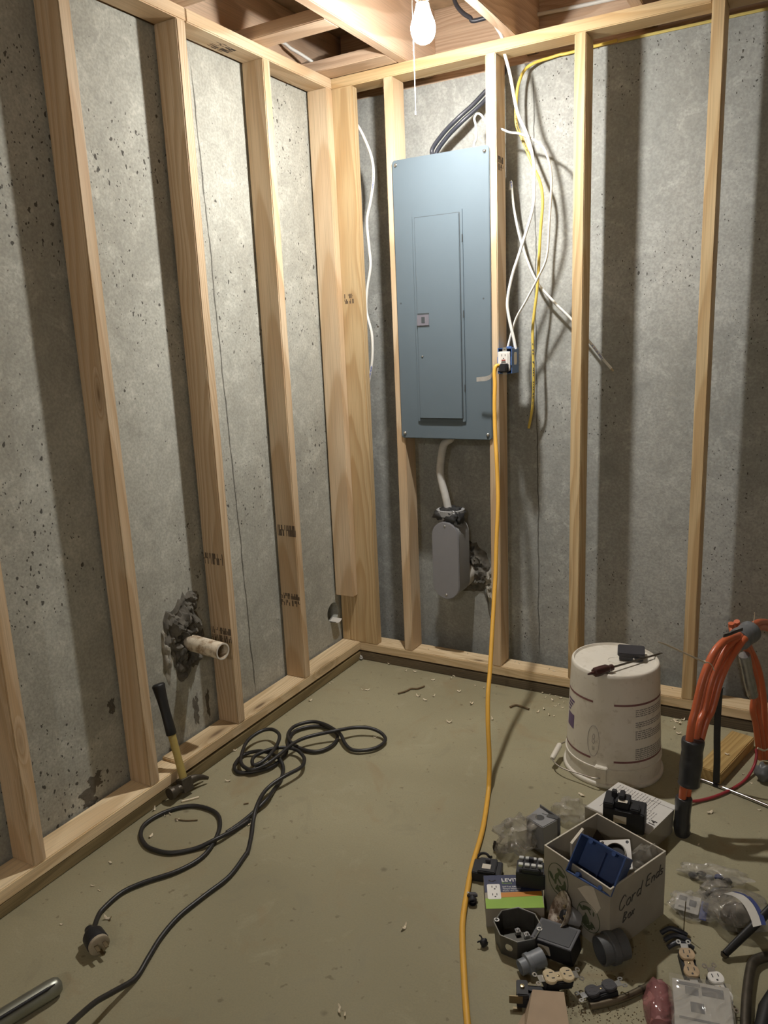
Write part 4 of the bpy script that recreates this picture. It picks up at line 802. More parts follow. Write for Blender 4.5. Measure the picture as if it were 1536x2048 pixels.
# ------------------------------------------------------------------ metal tube at the lower left
M['tube_m'] = plain('dark_green_steel', (.32, .33, .28), .36, .7, var=.2, scale=15)
ta = Vector((0.3237, -1.8465, 0.021)); tb = Vector((0.202, -2.3047, 0.021)); mt = root('metal_tube', 'dark glossy metal tube with rounded end at the lower left corner', 'tube', ta)
tv = tb - ta; part('tube', MB().tube([-tv.normalized() * .012, -tv.normalized() * .008, Vector((0, 0, 0)), tv * .03, tv], [.006, .015, .0195, .021, .021], 22), 'tube_m', mt, smooth=60)
tn = tv.normalized().cross(Vector((0, 0, 1))) * -1
part('slot', MB().tube([tn * .012 + tv * .012 + Vector((0, 0, .0165)), tn * .0135 + tv * .05 + Vector((0, 0, .0165)), tn * .0135 + tv + Vector((0, 0, .0165))], [.001, .0035, .0035], 8), 'black_pl', mt, smooth=60)

# ------------------------------------------------------------------ the heap of electrical parts on the floor
M['card'] = plain('white_cardboard', (.335, .305, .25), .85, var=.12, scale=14)
M['card_in'] = plain('cardboard_inside', (.40, .36, .30), .85, var=.12, scale=14)
M['card_edge'] = plain('cardboard_edge', (.60, .55, .46), .85, var=.08)
M['card_brown'] = plain('brown_cardboard', (.42, .315, .215), .85, var=.1, scale=20)
M['green_print'] = plain('green_print', (.085, .105, .055), .8, var=.3)
M['ink'] = plain('marker_ink', (.05, .045, .04), .7, var=.2)
M['paper'] = plain('white_paper', (.62, .60, .56), .8, var=.05)
def quadbox(P, z0, z1, sh=0.0):
    mb = MB(); n = len(P); cx_ = sum(p[0] for p in P) / n; cy_ = sum(p[1] for p in P) / n
    vs = [(cx_ + (p[0] - cx_) * (1 - sh), cy_ + (p[1] - cy_) * (1 - sh), z0) for p in P] + [(p[0], p[1], z1) for p in P]
    return mb.add(vs, [tuple(range(n))[::-1], tuple(range(n, 2 * n))] + [(i, (i + 1) % n, n + (i + 1) % n, n + i) for i in range(n)])
def face_frame(a, b, up=(0, 0, 1), off=.0008, inset=None):
    """matrix whose X runs a->b, Y up, Z out of the face"""
    a, b = Vector(a), Vector(b); x = (b - a).normalized(); y = Vector(up); y = (y - x * y.dot(x)).normalized(); z = x.cross(y)
    o = a + z * off
    return Matrix(((x.x, y.x, z.x, o.x), (x.y, y.y, z.y, o.y), (x.z, y.z, z.z, o.z), (0, 0, 0, 1)))
def words(body, size, mat, parent, frame, x, y, name='lettering', bold=False, rot=0, depth=.0002, spacing=1.0):
    me = text_mesh(body, size, depth, bold, spacing=spacing)
    return link(name, me, mat, parent, frame @ Matrix.Translation((x, y, 0)) @ Matrix.Rotation(rot, 4, 'Z'))
# --- open cardboard box
HB = .17; TW = .0035
cl, cb_, cr, cf = [Vector(p) for p in ((1.1894, -1.1205, 0.17), (1.2698, -0.9389, 0.17), (1.4512, -1.0187, 0.17), (1.3665, -1.2056, 0.17))]
ctr = (cl + cb_ + cr + cf) / 4; ctr.z = 0
cx_o = root('cardboard_box', 'open white cardboard box full of electrical parts, with handwriting on its side', 'box', ctr)
L4 = [Vector((p.x - ctr.x, p.y - ctr.y, 0)) for p in (cl, cf, cr, cb_)]
for i in range(4):
    a, b = L4[i], L4[(i + 1) % 4]; inn = lambda p: p * (1 - TW / .10)
    mb = MB(); zt0 = HB
    vs = [(*a.xy, 0), (*b.xy, 0), (*b.xy, zt0), (*a.xy, zt0), (*inn(a).xy, 0), (*inn(b).xy, 0), (*inn(b).xy, zt0), (*inn(a).xy, zt0)]
    w_ = part('side_panel', mb.add(vs, [(0, 1, 2, 3), (5, 4, 7, 6), (4, 0, 3, 7), (1, 5, 6, 2), (3, 2, 6, 7), (0, 4, 5, 1)]), 'card', cx_o, smooth=0)
    part('panel_edge', MB().add([(*a.xy, zt0), (*b.xy, zt0), (*inn(b).xy, zt0), (*inn(a).xy, zt0), (*a.xy, zt0 + .0012), (*b.xy, zt0 + .0012), (*inn(b).xy, zt0 + .0012), (*inn(a).xy, zt0 + .0012)], [(0, 1, 5, 4), (1, 2, 6, 5), (2, 3, 7, 6), (3, 0, 4, 7), (4, 5, 6, 7)]), 'card_edge', w_, smooth=0)
    if i == 0: fl = w_
    if i == 1: frp = w_
part('bottom_panel', MB().prism([tuple((p * .97).xy) for p in L4], .0005, .004), 'card', cx_o, smooth=0)
FL_ = face_frame((*L4[0].xy, 0), (*L4[1].xy, 0)); FR_ = face_frame((*L4[1].xy, 0), (*L4[2].xy, 0))
def leafy(cx_, cy_, sx_, sy_, seed):
    rnd = random.Random(seed); mb = MB()
    for k in range(16):
        a = rnd.uniform(0, 6.28); r = rnd.random() ** .5; px, py = cx_ + sx_ * r * math.cos(a), cy_ + sy_ * r * math.sin(a)
        L_ = rnd.uniform(.006, .016); wq = L_ * rnd.uniform(.25, .5); t_ = rnd.uniform(0, 6.28); c_, s_ = math.cos(t_), math.sin(t_)
        pts = [(L_ * math.cos(q) * c_ - wq * math.sin(q) * s_, L_ * math.cos(q) * s_ + wq * math.sin(q) * c_) for q in [k2 * .785 for k2 in range(8)]]
        mb.add([(px + x, py + y, .0001 * k / 16) for x, y in pts], [tuple(range(8))])
    return mb
o1 = part('printed_emblem', leafy(.045, .102, .022, .028, 2), 'green_print', fl, smooth=0, mw=FL_); o2 = part('printed_emblem', leafy(.135, .060, .024, .026, 6), 'green_print', fl, smooth=0, mw=FL_)
for o in (o1, o2): o['kind'] = 'stuff'
def ringline(cx_, cy_, rx, ry): return MB().tube([(cx_ + rx * math.cos(q), cy_ + ry * math.sin(q), 0) for q in [k * 2 * math.pi / 28 for k in range(29)]], .0008, 5)
part('emblem_ring', ringline(.045, .105, .031, .040), 'green_print', fl, mw=FL_); part('emblem_ring', ringline(.138, .062, .032, .036), 'green_print', fl, mw=FL_)
def pen(strokes, x, y, sc, name='handwriting', slant=.25):
    for st_ in strokes:
        part(name, MB().tube(smoothpath([(x + (p_[0] + slant * p_[1]) * sc, y + p_[1] * sc, 0) for p_ in st_], 4), .0011, 5), 'ink', frp, mw=FR_)
LET = {'C': [[(.55, .8), (.35, 1), (.08, .75), (0, .4), (.1, .1), (.35, 0), (.6, .2)]], 'o': [[(.3, .5), (.08, .35), (.1, .08), (.32, 0), (.48, .2), (.42, .45), (.28, .5)]], 'r': [[(.05, .5), (.1, .25), (.1, 0)], [(.1, .3), (.25, .48), (.42, .46)]],
       'd': [[(.45, .45), (.2, .5), (.05, .25), (.2, .02), (.42, .15)], [(.48, 1), (.46, .5), (.5, 0)]], 'E': [[(.5, .95), (.1, .9), (.05, .5), (.1, .05), (.55, .02)], [(.07, .5), (.42, .52)]], 'n': [[(.05, .5), (.08, 0)], [(.08, .3), (.28, .5), (.42, .35), (.44, 0)]], 's': [[(.4, .45), (.15, .5), (.12, .32), (.38, .2), (.3, .02), (.05, .05)]],
       'B': [[(.05, 1), (.03, .5), (.05, 0)], [(.05, 1), (.45, .85), (.08, .52), (.5, .3), (.05, 0)]], 'x': [[(.05, .5), (.42, 0)], [(.42, .5), (.05, 0)]]}
for word, x0, y0, sc in (('Cord', .030, .098, .034), ('Ends', .127, .113, .029), ('Box', .045, .062, .024)):
    for ch in word: pen(LET[ch], x0, y0, sc); x0 += sc * (.72 if ch in 'CEB' else .56); y0 += sc * .05
part('price_label', MB().prism([(.105, .118), (.160, .085), (.172, .108), (.150, .150), (.128, .140)], 0, .0004), 'card_edge', fl, smooth=0, mw=FL_)
# contents
def frame3(tl, tr, bl):
    """rigid frame of an open box mouth seen at three of its corners: origin mid-mouth, X along the top edge, Z out of the mouth"""
    tl, tr, bl = Vector(tl), Vector(tr), Vector(bl); x = (tr - tl).normalized(); y = tl - bl; y = (y - x * y.dot(x)).normalized(); z = x.cross(y); o = (tr + bl) / 2
    return Matrix(((x.x, y.x, z.x, o.x), (x.y, y.y, z.y, o.y), (x.z, y.z, z.z, o.z), (0, 0, 0, 1)))
M['blue_box'] = plain('deep_blue_plastic', (.024, .06, .19), .45, var=.1)
def gangbox(name, label, loc, rot, w, h_, d, mat, wall=.003):
    r = root(name, label, 'electrical box', loc, rot)
    part('box_shell', MB().bb((-w, -h_, 0), (-w + wall, h_, d)).bb((w - wall, -h_, 0), (w, h_, d)).bb((-w + wall, -h_, 0), (w - wall, -h_ + wall, d)).bb((-w + wall, h_ - wall, 0), (w - wall, h_, d)).bb((-w + wall, -h_ + wall, 0), (w - wall, h_ - wall, wall)), mat, r, .0008, 1)
    for sx_ in (-1, 1):
        for sy_ in (-1, 1): part('screw_boss', MB().cyl((sx_ * w * .5, sy_ * (h_ - .006), d * .55), (sx_ * w * .5, sy_ * (h_ - .006), d + .0015), .005, .005, 10), mat, r)
    return r
g = gangbox('electrical_box', 'blue two-gang plastic box resting tilted on the rim of the cardboard box', (0, 0, 0), (0, 0, 0), .056, .045, .062, 'blue_box')
g.matrix_world = frame3((1.2892, -1.1465, 0.222), (1.3723, -1.1637, 0.21), (1.2757, -1.1752, 0.182)) @ Matrix.Translation((0, 0, -.062))
part('divider', MB().bb((-.001, -.03, .004), (.001, .03, .02)), 'blue_box', g)
fp = root('receptacle_plate', 'square white receptacle plate with a black round socket in the cardboard box', 'receptacle', (1.3443, -1.0546, 0.15), (math.radians(30), math.radians(-12), CA - .3))
part('plate', MB().prism(rrect(-.036, .036, -.036, .036, .003), 0, .003), 'white_pl', fp, .0008)
part('socket', MB().lathe([(.025, .003), (.025, .010), (.022, .012), (.020, .006), (.0005, .006)], 28), 'black_pl', fp)
part('contact_ring', MB().lathe([(.0225, .0122), (.0235, .0125), (.0245, .0105)], 28), 'steel', fp)
for x, y in ((-.029, .029), (.029, .029), (.029, -.029), (-.029, -.029)): part('screw_hole', MB().lathe([(.0005, .0033), (.0038, .0033)], 12, Matrix.Translation((x, y, 0))), 'black_pl', fp, smooth=0)
bd0, bd1 = Vector((1.2422, -1.0856, 0.165)), Vector((1.252, -1.0159, 0.19))
single('cover_board', quadbox([bd0 + Vector((0, 0, 0)), bd1, bd1 + Vector((.006, -.004, 0)), bd0 + Vector((.006, -.004, 0))], .06, .172), 'card_edge', 'pale flat cover plate standing on edge in the cardboard box', 'cover plate')
M['dark_brown'] = plain('dark_brown_plastic', (.06, .045, .032), .6, var=.3)
single('junction_cover', MB().prism(rrect(-.038, .038, -.035, .035, .005), 0, .004), 'dark_brown', 'dark brown cover leaning inside the cardboard box behind the blue one', 'cover plate', (1.2742, -0.9612, 0.1), (math.radians(50), 0, CA - .35), bevel=.001)
single('breaker', MB().bb((-.022, -.010, 0), (.022, .010, .05)).bb((-.012, -.006, .05), (.012, .006, .056)), 'black_pl', 'black part lying at the left inside the cardboard box', 'breaker', (cl.x + .060, cl.y + .022, .085), (.3, .1, CA), bevel=.002)
# plastic bag film
def bagmat(name, tint, alpha, rough=.12):
    t = NT(name); v = t.coord(); nz = t.noise(v, 16, 2, .5, 2.0)
    t.col(t.mix(nz.outputs[0], tuple(q * .7 for q in tint), tint)); t.rough(rough); t.put(t.b.inputs['Alpha'], t.rng(nz.outputs[0], .35, .7, alpha * .6, alpha * 1.35))
    t.b.inputs['Specular IOR Level'].default_value = .9
    t.bump(nz.outputs[0], .9, .012); return t.m
M['bag'] = bagmat('clear_bag_film', (.60, .57, .50), .34, .08); M['bag_grey'] = bagmat('grey_bag_film', (.42, .39, .34), .5, .1); M['bag_red'] = bagmat('red_bag_film', (.42, .17, .17), .55, .1)
def crumple(c, rad, seed, amp=.45, freq=2.6, n=30, m_=16): 
    mb = MB().blob(c, rad, n, m_, amp, seed, freq)
    for i, p in enumerate(mb.v):
        q = mnoise.noise((p.x * 34 + seed, p.y * 34, p.z * 34)) * .007
        mb.v[i] = Vector((p.x + q, p.y - q, max(p.z + q, .001)))
    return mb
bg = single('plastic_bag', crumple((0, 0, .02), (.035, .022, .05), 3), 'bag', 'crumpled clear plastic bag stuffed into the right side of the cardboard box', 'bag', (1.3996, -1.0189, 0.11), (.2, .1, CA), smooth=60)
# --- white carton with a printed sheet, breaker on top
wq = [Vector(p) for p in ((1.1965, -0.779, 0.075), (1.3719, -0.8339, 0.075), (1.4204, -0.6851, 0.075), (1.2596, -0.6152, 0.075))]
wc = sum(wq, Vector()) / 4; wc.z = 0
wbx = root('carton', 'low white carton with a printed instruction sheet, a breaker on top', 'box', wc)
W4 = [p - wc for p in wq]
part('carton_body', quadbox([(p.x, p.y) for p in W4], 0, .0735, .02), 'card', wbx, .001)
WF = face_frame((W4[0].x, W4[0].y, .0738), (W4[1].x, W4[1].y, .0738), (W4[3] - W4[0]).normalized(), .0)
sheet = part('instruction_sheet', MB().prism([(.004, .004), (.19, .004), (.186, .172), (.006, .17)], 0, .0006, WF), 'paper', wbx, smooth=0)
SFm = WF @ Matrix.Translation((0, 0, .0008))
words('14', .024, 'ink', sheet, SFm, .182, .045, 'print_number', True, math.radians(90))
rnd = random.Random(11); mb = MB()
for k in range(15):
    x = .020 + k * .0095
    if .145 < x: continue
    y = .10
    while y < .16:
        l_ = rnd.uniform(.004, .014); mb.box((x, y + l_ / 2, .0009), (.0022, l_, .0001), WF); y += l_ + .003
for k in range(5):
    x = .132 + k * .0075; y = .06
    while y < .10:
        l_ = rnd.uniform(.004, .012); mb.box((x, y + l_ / 2, .0009), (.0022, l_, .0001), WF); y += l_ + .003
tag(part('print_lines', mb, 'print_grey', sheet, smooth=0), kind='stuff')
mb = MB()
for a, b in (((.118, .052), (.118, .15)), ((.118, .15), (.186, .15)), ((.03, .03), (.03, .09)), ((.03, .09), (.1, .09))):
    mb.bb((min(a[0], b[0]) - .0006, min(a[1], b[1]) - .0006, .0008), (max(a[0], b[0]) + .0006, max(a[1], b[1]) + .0006, .001), WF)
part('print_border', mb, 'print_grey', sheet, smooth=0)['kind'] = 'stuff'
bkr = root('circuit_breaker', 'large black circuit breaker standing on the white carton', 'breaker', (1.3145, -0.8186, 0.075), (0, 0, CA - .42))
bkr.scale = (1.32, 1.32, 1.32)
part('case', MB().bb((-.040, -.024, 0), (.040, .024, .046)).bb((-.040, -.024, .046), (-.020, .024, .058)).bb((.012, -.024, .046), (.030, .0, .054)).bb((-.018, -.018, .046), (.010, .018, .061)), 'black_pl', bkr, .002, 2)
part('toggle', MB().box((-.006, .0, .066), (.010, .026, .010)).box((-.022, .006, .064), (.010, .012, .014)), 'black_pl', bkr, .0015)
part('rating_label', MB().bb((-.019, -.0246, .018), (.006, -.0242, .034)), 'card_edge', bkr, smooth=0); part('handle_label', MB().bb((-.012, -.0182, .0612), (.006, -.008, .0616)), 'card_edge', bkr, smooth=0)
part('terminal_slot', MB().bb((.0402, -.016, .006), (.0406, .016, .03)), 'kbox', bkr, smooth=0)
# --- grey PVC junction box
gq = [Vector(p) for p in ((1.0719, -0.9117, 0.085), (1.1271, -0.9368, 0.085), (1.1523, -0.8832, 0.085), (1.0896, -0.8494, 0.085))]
gc = sum(gq, Vector()) / 4; gc.z = 0; G4 = [p - gc for p in gq]
gj = root('junction_box', 'grey plastic junction box with a round hole in its top, behind the clear bag', 'electrical box', gc)
M['jb_grey'] = plain('junction_grey', (.24, .24, .245), .5, var=.06)
part('box_body', quadbox([(p.x, p.y) for p in G4], .001, .085), 'jb_grey', gj, .002)
m_ = (G4[0] + G4[1] + G4[2] + G4[3]) / 4
part('knockout_hole', MB().lathe([(.0005, .0855), (.0125, .0855)], 24, Matrix.Translation((-.004, -.003, 0))), 'print_black', gj, smooth=0)
nrm = ((G4[2] + G4[3]) / 2).normalized(); 
off1 = nrm * .004; off2 = nrm * .010
part('flange', quadbox([((G4[2] * 1.12 + off1).x, (G4[2] * 1.12 + off1).y), ((G4[3] * 1.12 + off1).x, (G4[3] * 1.12 + off1).y), ((G4[3] * 1.12 + off2).x, (G4[3] * 1.12 + off2).y), ((G4[2] * 1.12 + off2).x, (G4[2] * 1.12 + off2).y)], .001, .088), 'jb_grey', gj, .001)
off3 = nrm * .030
part('cover_lip', quadbox([((G4[2] * .8 + off2).x, (G4[2] * .8 + off2).y), ((G4[3] * .3 + off2).x, (G4[3] * .3 + off2).y), ((G4[3] * .3 + off3).x, (G4[3] * .3 + off3).y), ((G4[2] * .8 + off3).x, (G4[2] * .8 + off3).y)], .02, .086), 'jb_grey', gj, .001)
part('lip_recess', MB().box(((G4[2] * .55 + off3 * .9).x, (G4[2] * .55 + off3 * .9).y, .0864), (.03, .016, .0004), ), 'print_black', gj, smooth=0)
single('plastic_bag', crumple((0, 0, .045), (.062, .045, .048), 5, .5), 'bag_grey', 'large crumpled clear plastic bag beside the grey junction box', 'bag', (1.0588, -0.9442, 0), (0, 0, CA + .4), smooth=60)
single('plastic_bag', crumple((0, 0, .03), (.05, .03, .035), 8, .5), 'bag', 'thin clear plastic film behind the cardboard box', 'bag', (1.1484, -0.7516, 0), (0, 0, CA), smooth=60)
# --- loose breakers at the left of the heap
def breaker(name, label, loc, rz, L_=.075, W_=.05, H_=.045, tilt=(0, 0), lab=True, terms=0):
    r = root(name, label, 'breaker', loc, (tilt[0], tilt[1], rz))
    part('case', MB().bb((-L_ / 2, -W_ / 2, 0), (L_ / 2, W_ / 2, H_ * .8)).bb((-L_ * .3, -W_ / 2, H_ * .8), (L_ * .32, W_ / 2, H_)), 'black_pl', r, .002, 2)
    part('toggle', MB().box((0, W_ * .2, H_ + .004), (.012, .009, .010)), 'kbox', r, .001)
    if lab: part('rating_label', MB().bb((-.012, -W_ * .3, H_ + .0002), (.010, W_ * .02, H_ + .0005)), 'card_edge', r, smooth=0)
    for k in range(terms):
        part('terminal', MB().box((-L_ * .34 + (k % 4) * L_ * .22, -W_ * .25 + (k // 4) * W_ * .5, H_ + .003), (.011, .010, .007)), 'dull_steel', r, .001)
    return r
breaker('circuit_breaker', 'black breaker with a tan label by the yellow cord', (1.0247, -1.0775, -0), CA - .28, .074, .056, .034)
breaker('circuit_breaker', 'black breaker with metal terminals resting on the receptacle carton', (1.1535, -1.1115, 0.0505), CA - .25, .07, .05, .052, lab=False, terms=8)
single('wire_clip', MB().tube(smoothpath([(-.02, 0, .004), (-.008, .006, .012), (.006, 0, .016), (.014, -.006, .010), (.02, .002, .004)], 4), .0035, 8), 'black_pl', 'small black wire clip behind the breaker by the yellow cord', 'clip', (0.9913, -1.0187, 0), (0, 0, CA))
single('wire_clip', crumple((0, 0, .012), (.007, .009, .014), 12, .5), 'dark_brown', 'tiny dark knotted clip at the upper edge of the clear bag', 'clip', (1.0041, -0.9708, 0), (0, 0, 0))
# --- receptacle carton (blue, orange and green print)
LQ = [Vector(p) for p in ((1.0888, -1.2453, 0.05), (1.2097, -1.1811, 0.05), (1.17, -1.0763, 0.05), (1.0395, -1.1401, 0.05))]
lc = sum(LQ, Vector()) / 4; lc.z = 0; Q4 = [p - lc for p in LQ]
lvb = root('receptacle_carton', 'small carton with navy, orange and green print showing a white outlet', 'box', lc)
part('carton_body', quadbox([(p.x, p.y) for p in Q4], 0, .0495), 'card', lvb, .0008)
ex = (Q4[1] - Q4[0]); ey = (Q4[3] - Q4[0]); LX, LY = ex.length, ey.length
LF_ = Matrix(((ex.x / LX, ey.x / LY, 0, Q4[0].x), (ex.y / LX, ey.y / LY, 0, Q4[0].y), (0, 0, 1, .0496), (0, 0, 0, 1)))
M['navy'] = plain('navy_print', (.028, .035, .085), .45, var=.08); M['lime'] = plain('lime_print', (.25, .42, .045), .5, var=.04); M['orange_p'] = plain('orange_print', (.55, .22, .03), .5)
part('navy_field', MB().prism([(.0, .055 * LY / .115), (LX, .055 * LY / .115), (LX, LY), (0, LY)], 0, .0003, LF_), 'navy', lvb, smooth=0)
yo = .055 * LY / .115
part('orange_band', MB().prism([(LX * .27, yo - LY * .16), (LX, yo - LY * .13), (LX, yo + .001), (LX * .27, yo - LY * .02)], .0001, .0004, LF_), 'orange_p', lvb, smooth=0)
part('green_band', MB().prism([(0, 0), (LX, 0), (LX, yo - LY * .13), (0, yo - LY * .18)], 0, .0003, LF_), 'lime', lvb, smooth=0)
part('pictured_outlet', MB().prism(rrect(LX * .045, LX * .28, LY * .27, LY * .72, .004), .0003, .0006, LF_), 'white_pl', lvb, smooth=0)
mb = MB()
for cy_ in (.38, .61):
    for dx_ in (-.03, .045): mb.prism(rrect(LX * (.165 + dx_) - .001, LX * (.165 + dx_) + .001, LY * cy_, LY * cy_ + .007, .0004), .0006, .0008, LF_)
    mb.prism(rrect(LX * .165, LX * .165 + .004, LY * cy_ - .006, LY * cy_ - .002, .001), .0006, .0008, LF_)
part('pictured_slots', mb, 'print_black', lvb, smooth=0)['kind'] = 'stuff'
part('pictured_strap', MB().tube([(LX * .10, LY * .75, .0006), (LX * .10, LY * .84, .0006), (LX * .165, LY * .80, .0006), (LX * .23, LY * .84, .0006), (LX * .23, LY * .75, .0006)], .0016, 6, True, .3), 'print_grey', lvb, mw=LF_)
LT = LF_ @ Matrix.Translation((0, 0, .0004))
words('LEVITON', .0155, 'white_pl', lvb, LT, LX * .315, LY * .80, 'brand_lettering', True, spacing=1.1)
M['txt_g'] = plain('green_lettering', (.28, .45, .06), .5)
words('Decora', .008, 'txt_g', lvb, LT, LX * .32, LY * .725, 'small_lettering')
words('Self-Test GFCI Receptacle', .0062, 'white_pl', lvb, LT, LX * .32, LY * .62, 'small_lettering'); words('Tamper Resistant', .0062, 'white_pl', lvb, LT, LX * .32, LY * .56, 'small_lettering'); words('Duplex 15A-125V', .0055, 'white_pl', lvb, LT, LX * .32, LY * .50, 'small_lettering')
# --- cable connector by the yellow cord
cn = root('cable_connector', 'small black cable clamp connector beside the yellow cord', 'connector', (1.0282, -1.1859, 0), (0, 0, CA + 1.5))
part('clamp_body', MB().lathe([(.0085, 0), (.0105, .002), (.0105, .012), (.008, .014), (.008, .022)], 20, Matrix.Translation((-.014, 0, .011)) @ Matrix.Rotation(math.radians(90), 4, 'Y')), 'black_pl', cn)
part('clamp_bar', MB().box((.008, 0, .016), (.010, .026, .008)).box((.017, 0, .010), (.008, .022, .012)), 'kbox', cn, .002)
part('clamp_screw', MB().cyl((.008, .010, .02), (.008, .010, .024), .003, .003, 10), 'steel', cn)
pk = root('wire_lug', 'tiny black lug with two prongs on the floor left of the octagon box', 'lug', (1.1064, -1.3044, 0), (0, 0, CA + .5))
part('lug_body', MB().blob((0, 0, .010), (.009, .008, .011), 14, 10, .3, 2), 'black_pl', pk, smooth=60)
for q in ((-.010, .004), (.002, .014)): part('prong', MB().tube([(q[0] * .5, q[1] * .5, .012), (q[0], q[1], .016), (q[0] * 1.4, q[1] * 1.5, .013)], .0018, 8), 'black_pl', pk)
# --- octagonal steel box
M['galv'] = plain('weathered_galvanised', (.135, .13, .115), .45, .65, var=.25, scale=30)
oc = root('octagon_box', 'open octagonal grey metal box with silver clamps inside', 'electrical box', (1.1723, -1.2598, 0), (0, 0, CA + .2))
R8 = lambda r, z: [(r * math.cos(math.pi / 8 + k * math.pi / 4), r * math.sin(math.pi / 8 + k * math.pi / 4), z) for k in range(8)]
vs = R8(.052, 0) + R8(.055, .050) + R8(.0525, .050) + R8(.0495, .003); N8 = 8
fs = [(k + j * 8, (k + 1) % 8 + j * 8, (k + 1) % 8 + (j + 1) * 8, k + (j + 1) * 8) for j in range(3) for k in range(8)] + [tuple(range(8))[::-1], tuple(range(24, 32))]
part('box_shell', MB().add(vs, fs), 'galv', oc, smooth=20)
part('rim', MB().tube([Vector(p) for p in R8(.0545, .0505)] + [Vector(R8(.0545, .0505)[0])], .0012, 6), 'dull_steel', oc)
for a in (2.6, 5.74): part('mounting_ear', MB().lathe([(.003, 0), (.0065, 0), (.0065, .0015), (.003, .0015), (.003, 0)], 14, Matrix.Translation((.049 * math.cos(a), .049 * math.sin(a), .0495))), 'steel', oc)
for k in range(2): part('cable_clamp', MB().box((.008 + .016 * k, .022 - .016 * k, .010), (.012, .014, .010)).cyl((.008 + .016 * k, .022 - .016 * k, .015), (.008 + .016 * k, .022 - .016 * k, .019), .004, .004, 10), 'steel', oc, .001)
part('knockout', MB().lathe([(.0005, .0034), (.005, .0034)], 14, Matrix.Translation((-.022, -.012, 0))), 'print_black', oc, smooth=0)
part('knockout', MB().lathe([(.0005, .0006), (.009, .0004)], 18, Matrix.Rotation(-2.35, 4, 'Z') @ Matrix.Translation((.0495, 0, .026)) @ Matrix.Rotation(math.radians(90), 4, 'Y')), 'steel', oc)
# --- lamp canopy dish on edge
dm = root('lamp_canopy', 'rusty off-white lamp dish lying on its side against the cardboard box', 'lamp part', (1.2543, -1.1652, 0.045), (0, 0, 0))
fd = Vector((-.80, -.36, .46)).normalized(); dm.matrix_world = Matrix.Translation((1.2492, -1.1883, 0.055)) @ fd.to_track_quat('Z', 'Y').to_matrix().to_4x4()
M['rusty'] = (lambda t: (t.col(t.mix(t.rng(t.noise(t.coord(), 30, 5, .7).outputs[0], .42, .6), (.17, .115, .08), (.56, .49, .41))), t.rough(.4), t.m)[2])(NT('rusty_enamel'))
part('dish', MB().lathe([(.014, -.016), (.028, -.014), (.040, -.006), (.047, .003), (.0485, .006), (.046, .006), (.039, -.003), (.027, -.0115), (.013, -.0135)], 36), 'rusty', dm, smooth=60)
part('stem_cup', MB().lathe([(.020, -.015), (.024, -.022), (.024, -.044), (.019, -.046), (.0005, -.046)], 28), 'jb_grey', dm)
part('socket_core', MB().lathe([(.0005, -.004), (.010, -.004), (.012, -.008), (.013, -.014)], 20), 'black_pl', dm)
for a in (.4, 2.2, 4.4): part('socket_screw', MB().blob((.017 * math.cos(a), .017 * math.sin(a), -.006), (.004, .004, .004), 8, 6, .2, 1), 'brass', dm)
# --- black square device with label, receptacles, connectors
bs = root('dimmer_box', 'black square device with a tan label between the octagon box and the lamp dish', 'electrical box', (1.2644, -1.2456, 0), (math.radians(8), math.radians(-6), CA - .62))
part('case', MB().bb((-.045, -.028, 0.001), (.045, .028, .055)), 'black_pl', bs, .003, 2)
part('lip', MB().bb((-.048, -.031, .049), (.048, .031, .054)), 'kbox', bs, .001)
part('rating_label', MB().prism(rrect(-.034, -.006, .014, .040, .003), .0284, .0288, Matrix(((1, 0, 0, 0), (0, 0, -1, 0), (0, 1, 0, 0), (0, 0, 0, 1)))), 'card_edge', bs, smooth=0)
M['ivory'] = plain('ivory_plastic', (.62, .51, .33), .4, var=.06); M['ivory_d'] = plain('stained_ivory', (.52, .38, .23), .45, var=.25, scale=60)
def ears(parent, y, mat='dull_steel'):
    sg = 1 if y > 0 else -1
    part('strap', MB().bb((-.008, min(y, y + sg * .012), .0215), (.008, max(y, y + sg * .012), .0228)), mat, parent)
    for s in (-1, 1): part('plaster_ear', MB().lathe([(.0025, 0), (.0055, 0), (.0055, .0013), (.0025, .0013), (.0025, 0)], 14, Matrix.Translation((s * .0105, y + sg * .016, .0215))), mat, parent)
def duplex(label, loc, rot, mat, body='black_pl', earmat='steel', group=None):
    r = root('duplex_receptacle', label, 'outlet', loc, rot)
    part('housing', MB().bb((-.0155, -.031, 0), (.0155, .031, .0205)), body, r, .002, 2)
    part('bridge', MB().bb((-.010, -.008, .0205), (.010, .008, .0245)), mat, r, .001)
    for s in (-1, 1):
        pts = []
        for k in range(24):
            a = 2 * math.pi * k / 24; pts.append((.0165 * math.cos(a), max(-.0135, min(.0135, .0165 * math.sin(a))) + s * .0195))
        fc = part('socket_face', MB().prism(pts, .0205, .028), mat, r, .0012)
        part('slot', MB().bb((-.0075, s * .0195 + .000, .0281), (-.0055, s * .0195 + .008, .0284)), 'print_black', fc, smooth=0)
        part('slot', MB().bb((.0050, s * .0195 + .0005, .0281), (.0070, s * .0195 + .0075, .0284)), 'print_black', fc, smooth=0)
        part('ground_hole', MB().prism(rrect(-.0022, .0022, s * .0195 - .0085, s * .0195 - .0042, .002), .0281, .0284), 'print_black', fc, smooth=0)
        ears(r, s * .034, earmat)
    part('center_screw', MB().lathe([(.0005, .0255), (.0025, .025), (.003, .0245)], 10), 'brass', r)
    return r
duplex('ivory duplex receptacle with silver ears lying on a black switch', (1.291, -1.3561, 0.022), (math.radians(-8), math.radians(10), CA - 1.35), 'ivory')
duplex('brown-stained duplex receptacle at the right of the heap, in front of the dark shadow', (1.5285, -1.1692, 0), (math.radians(14), 0, CA - .10), 'ivory_d', earmat='dull_steel')
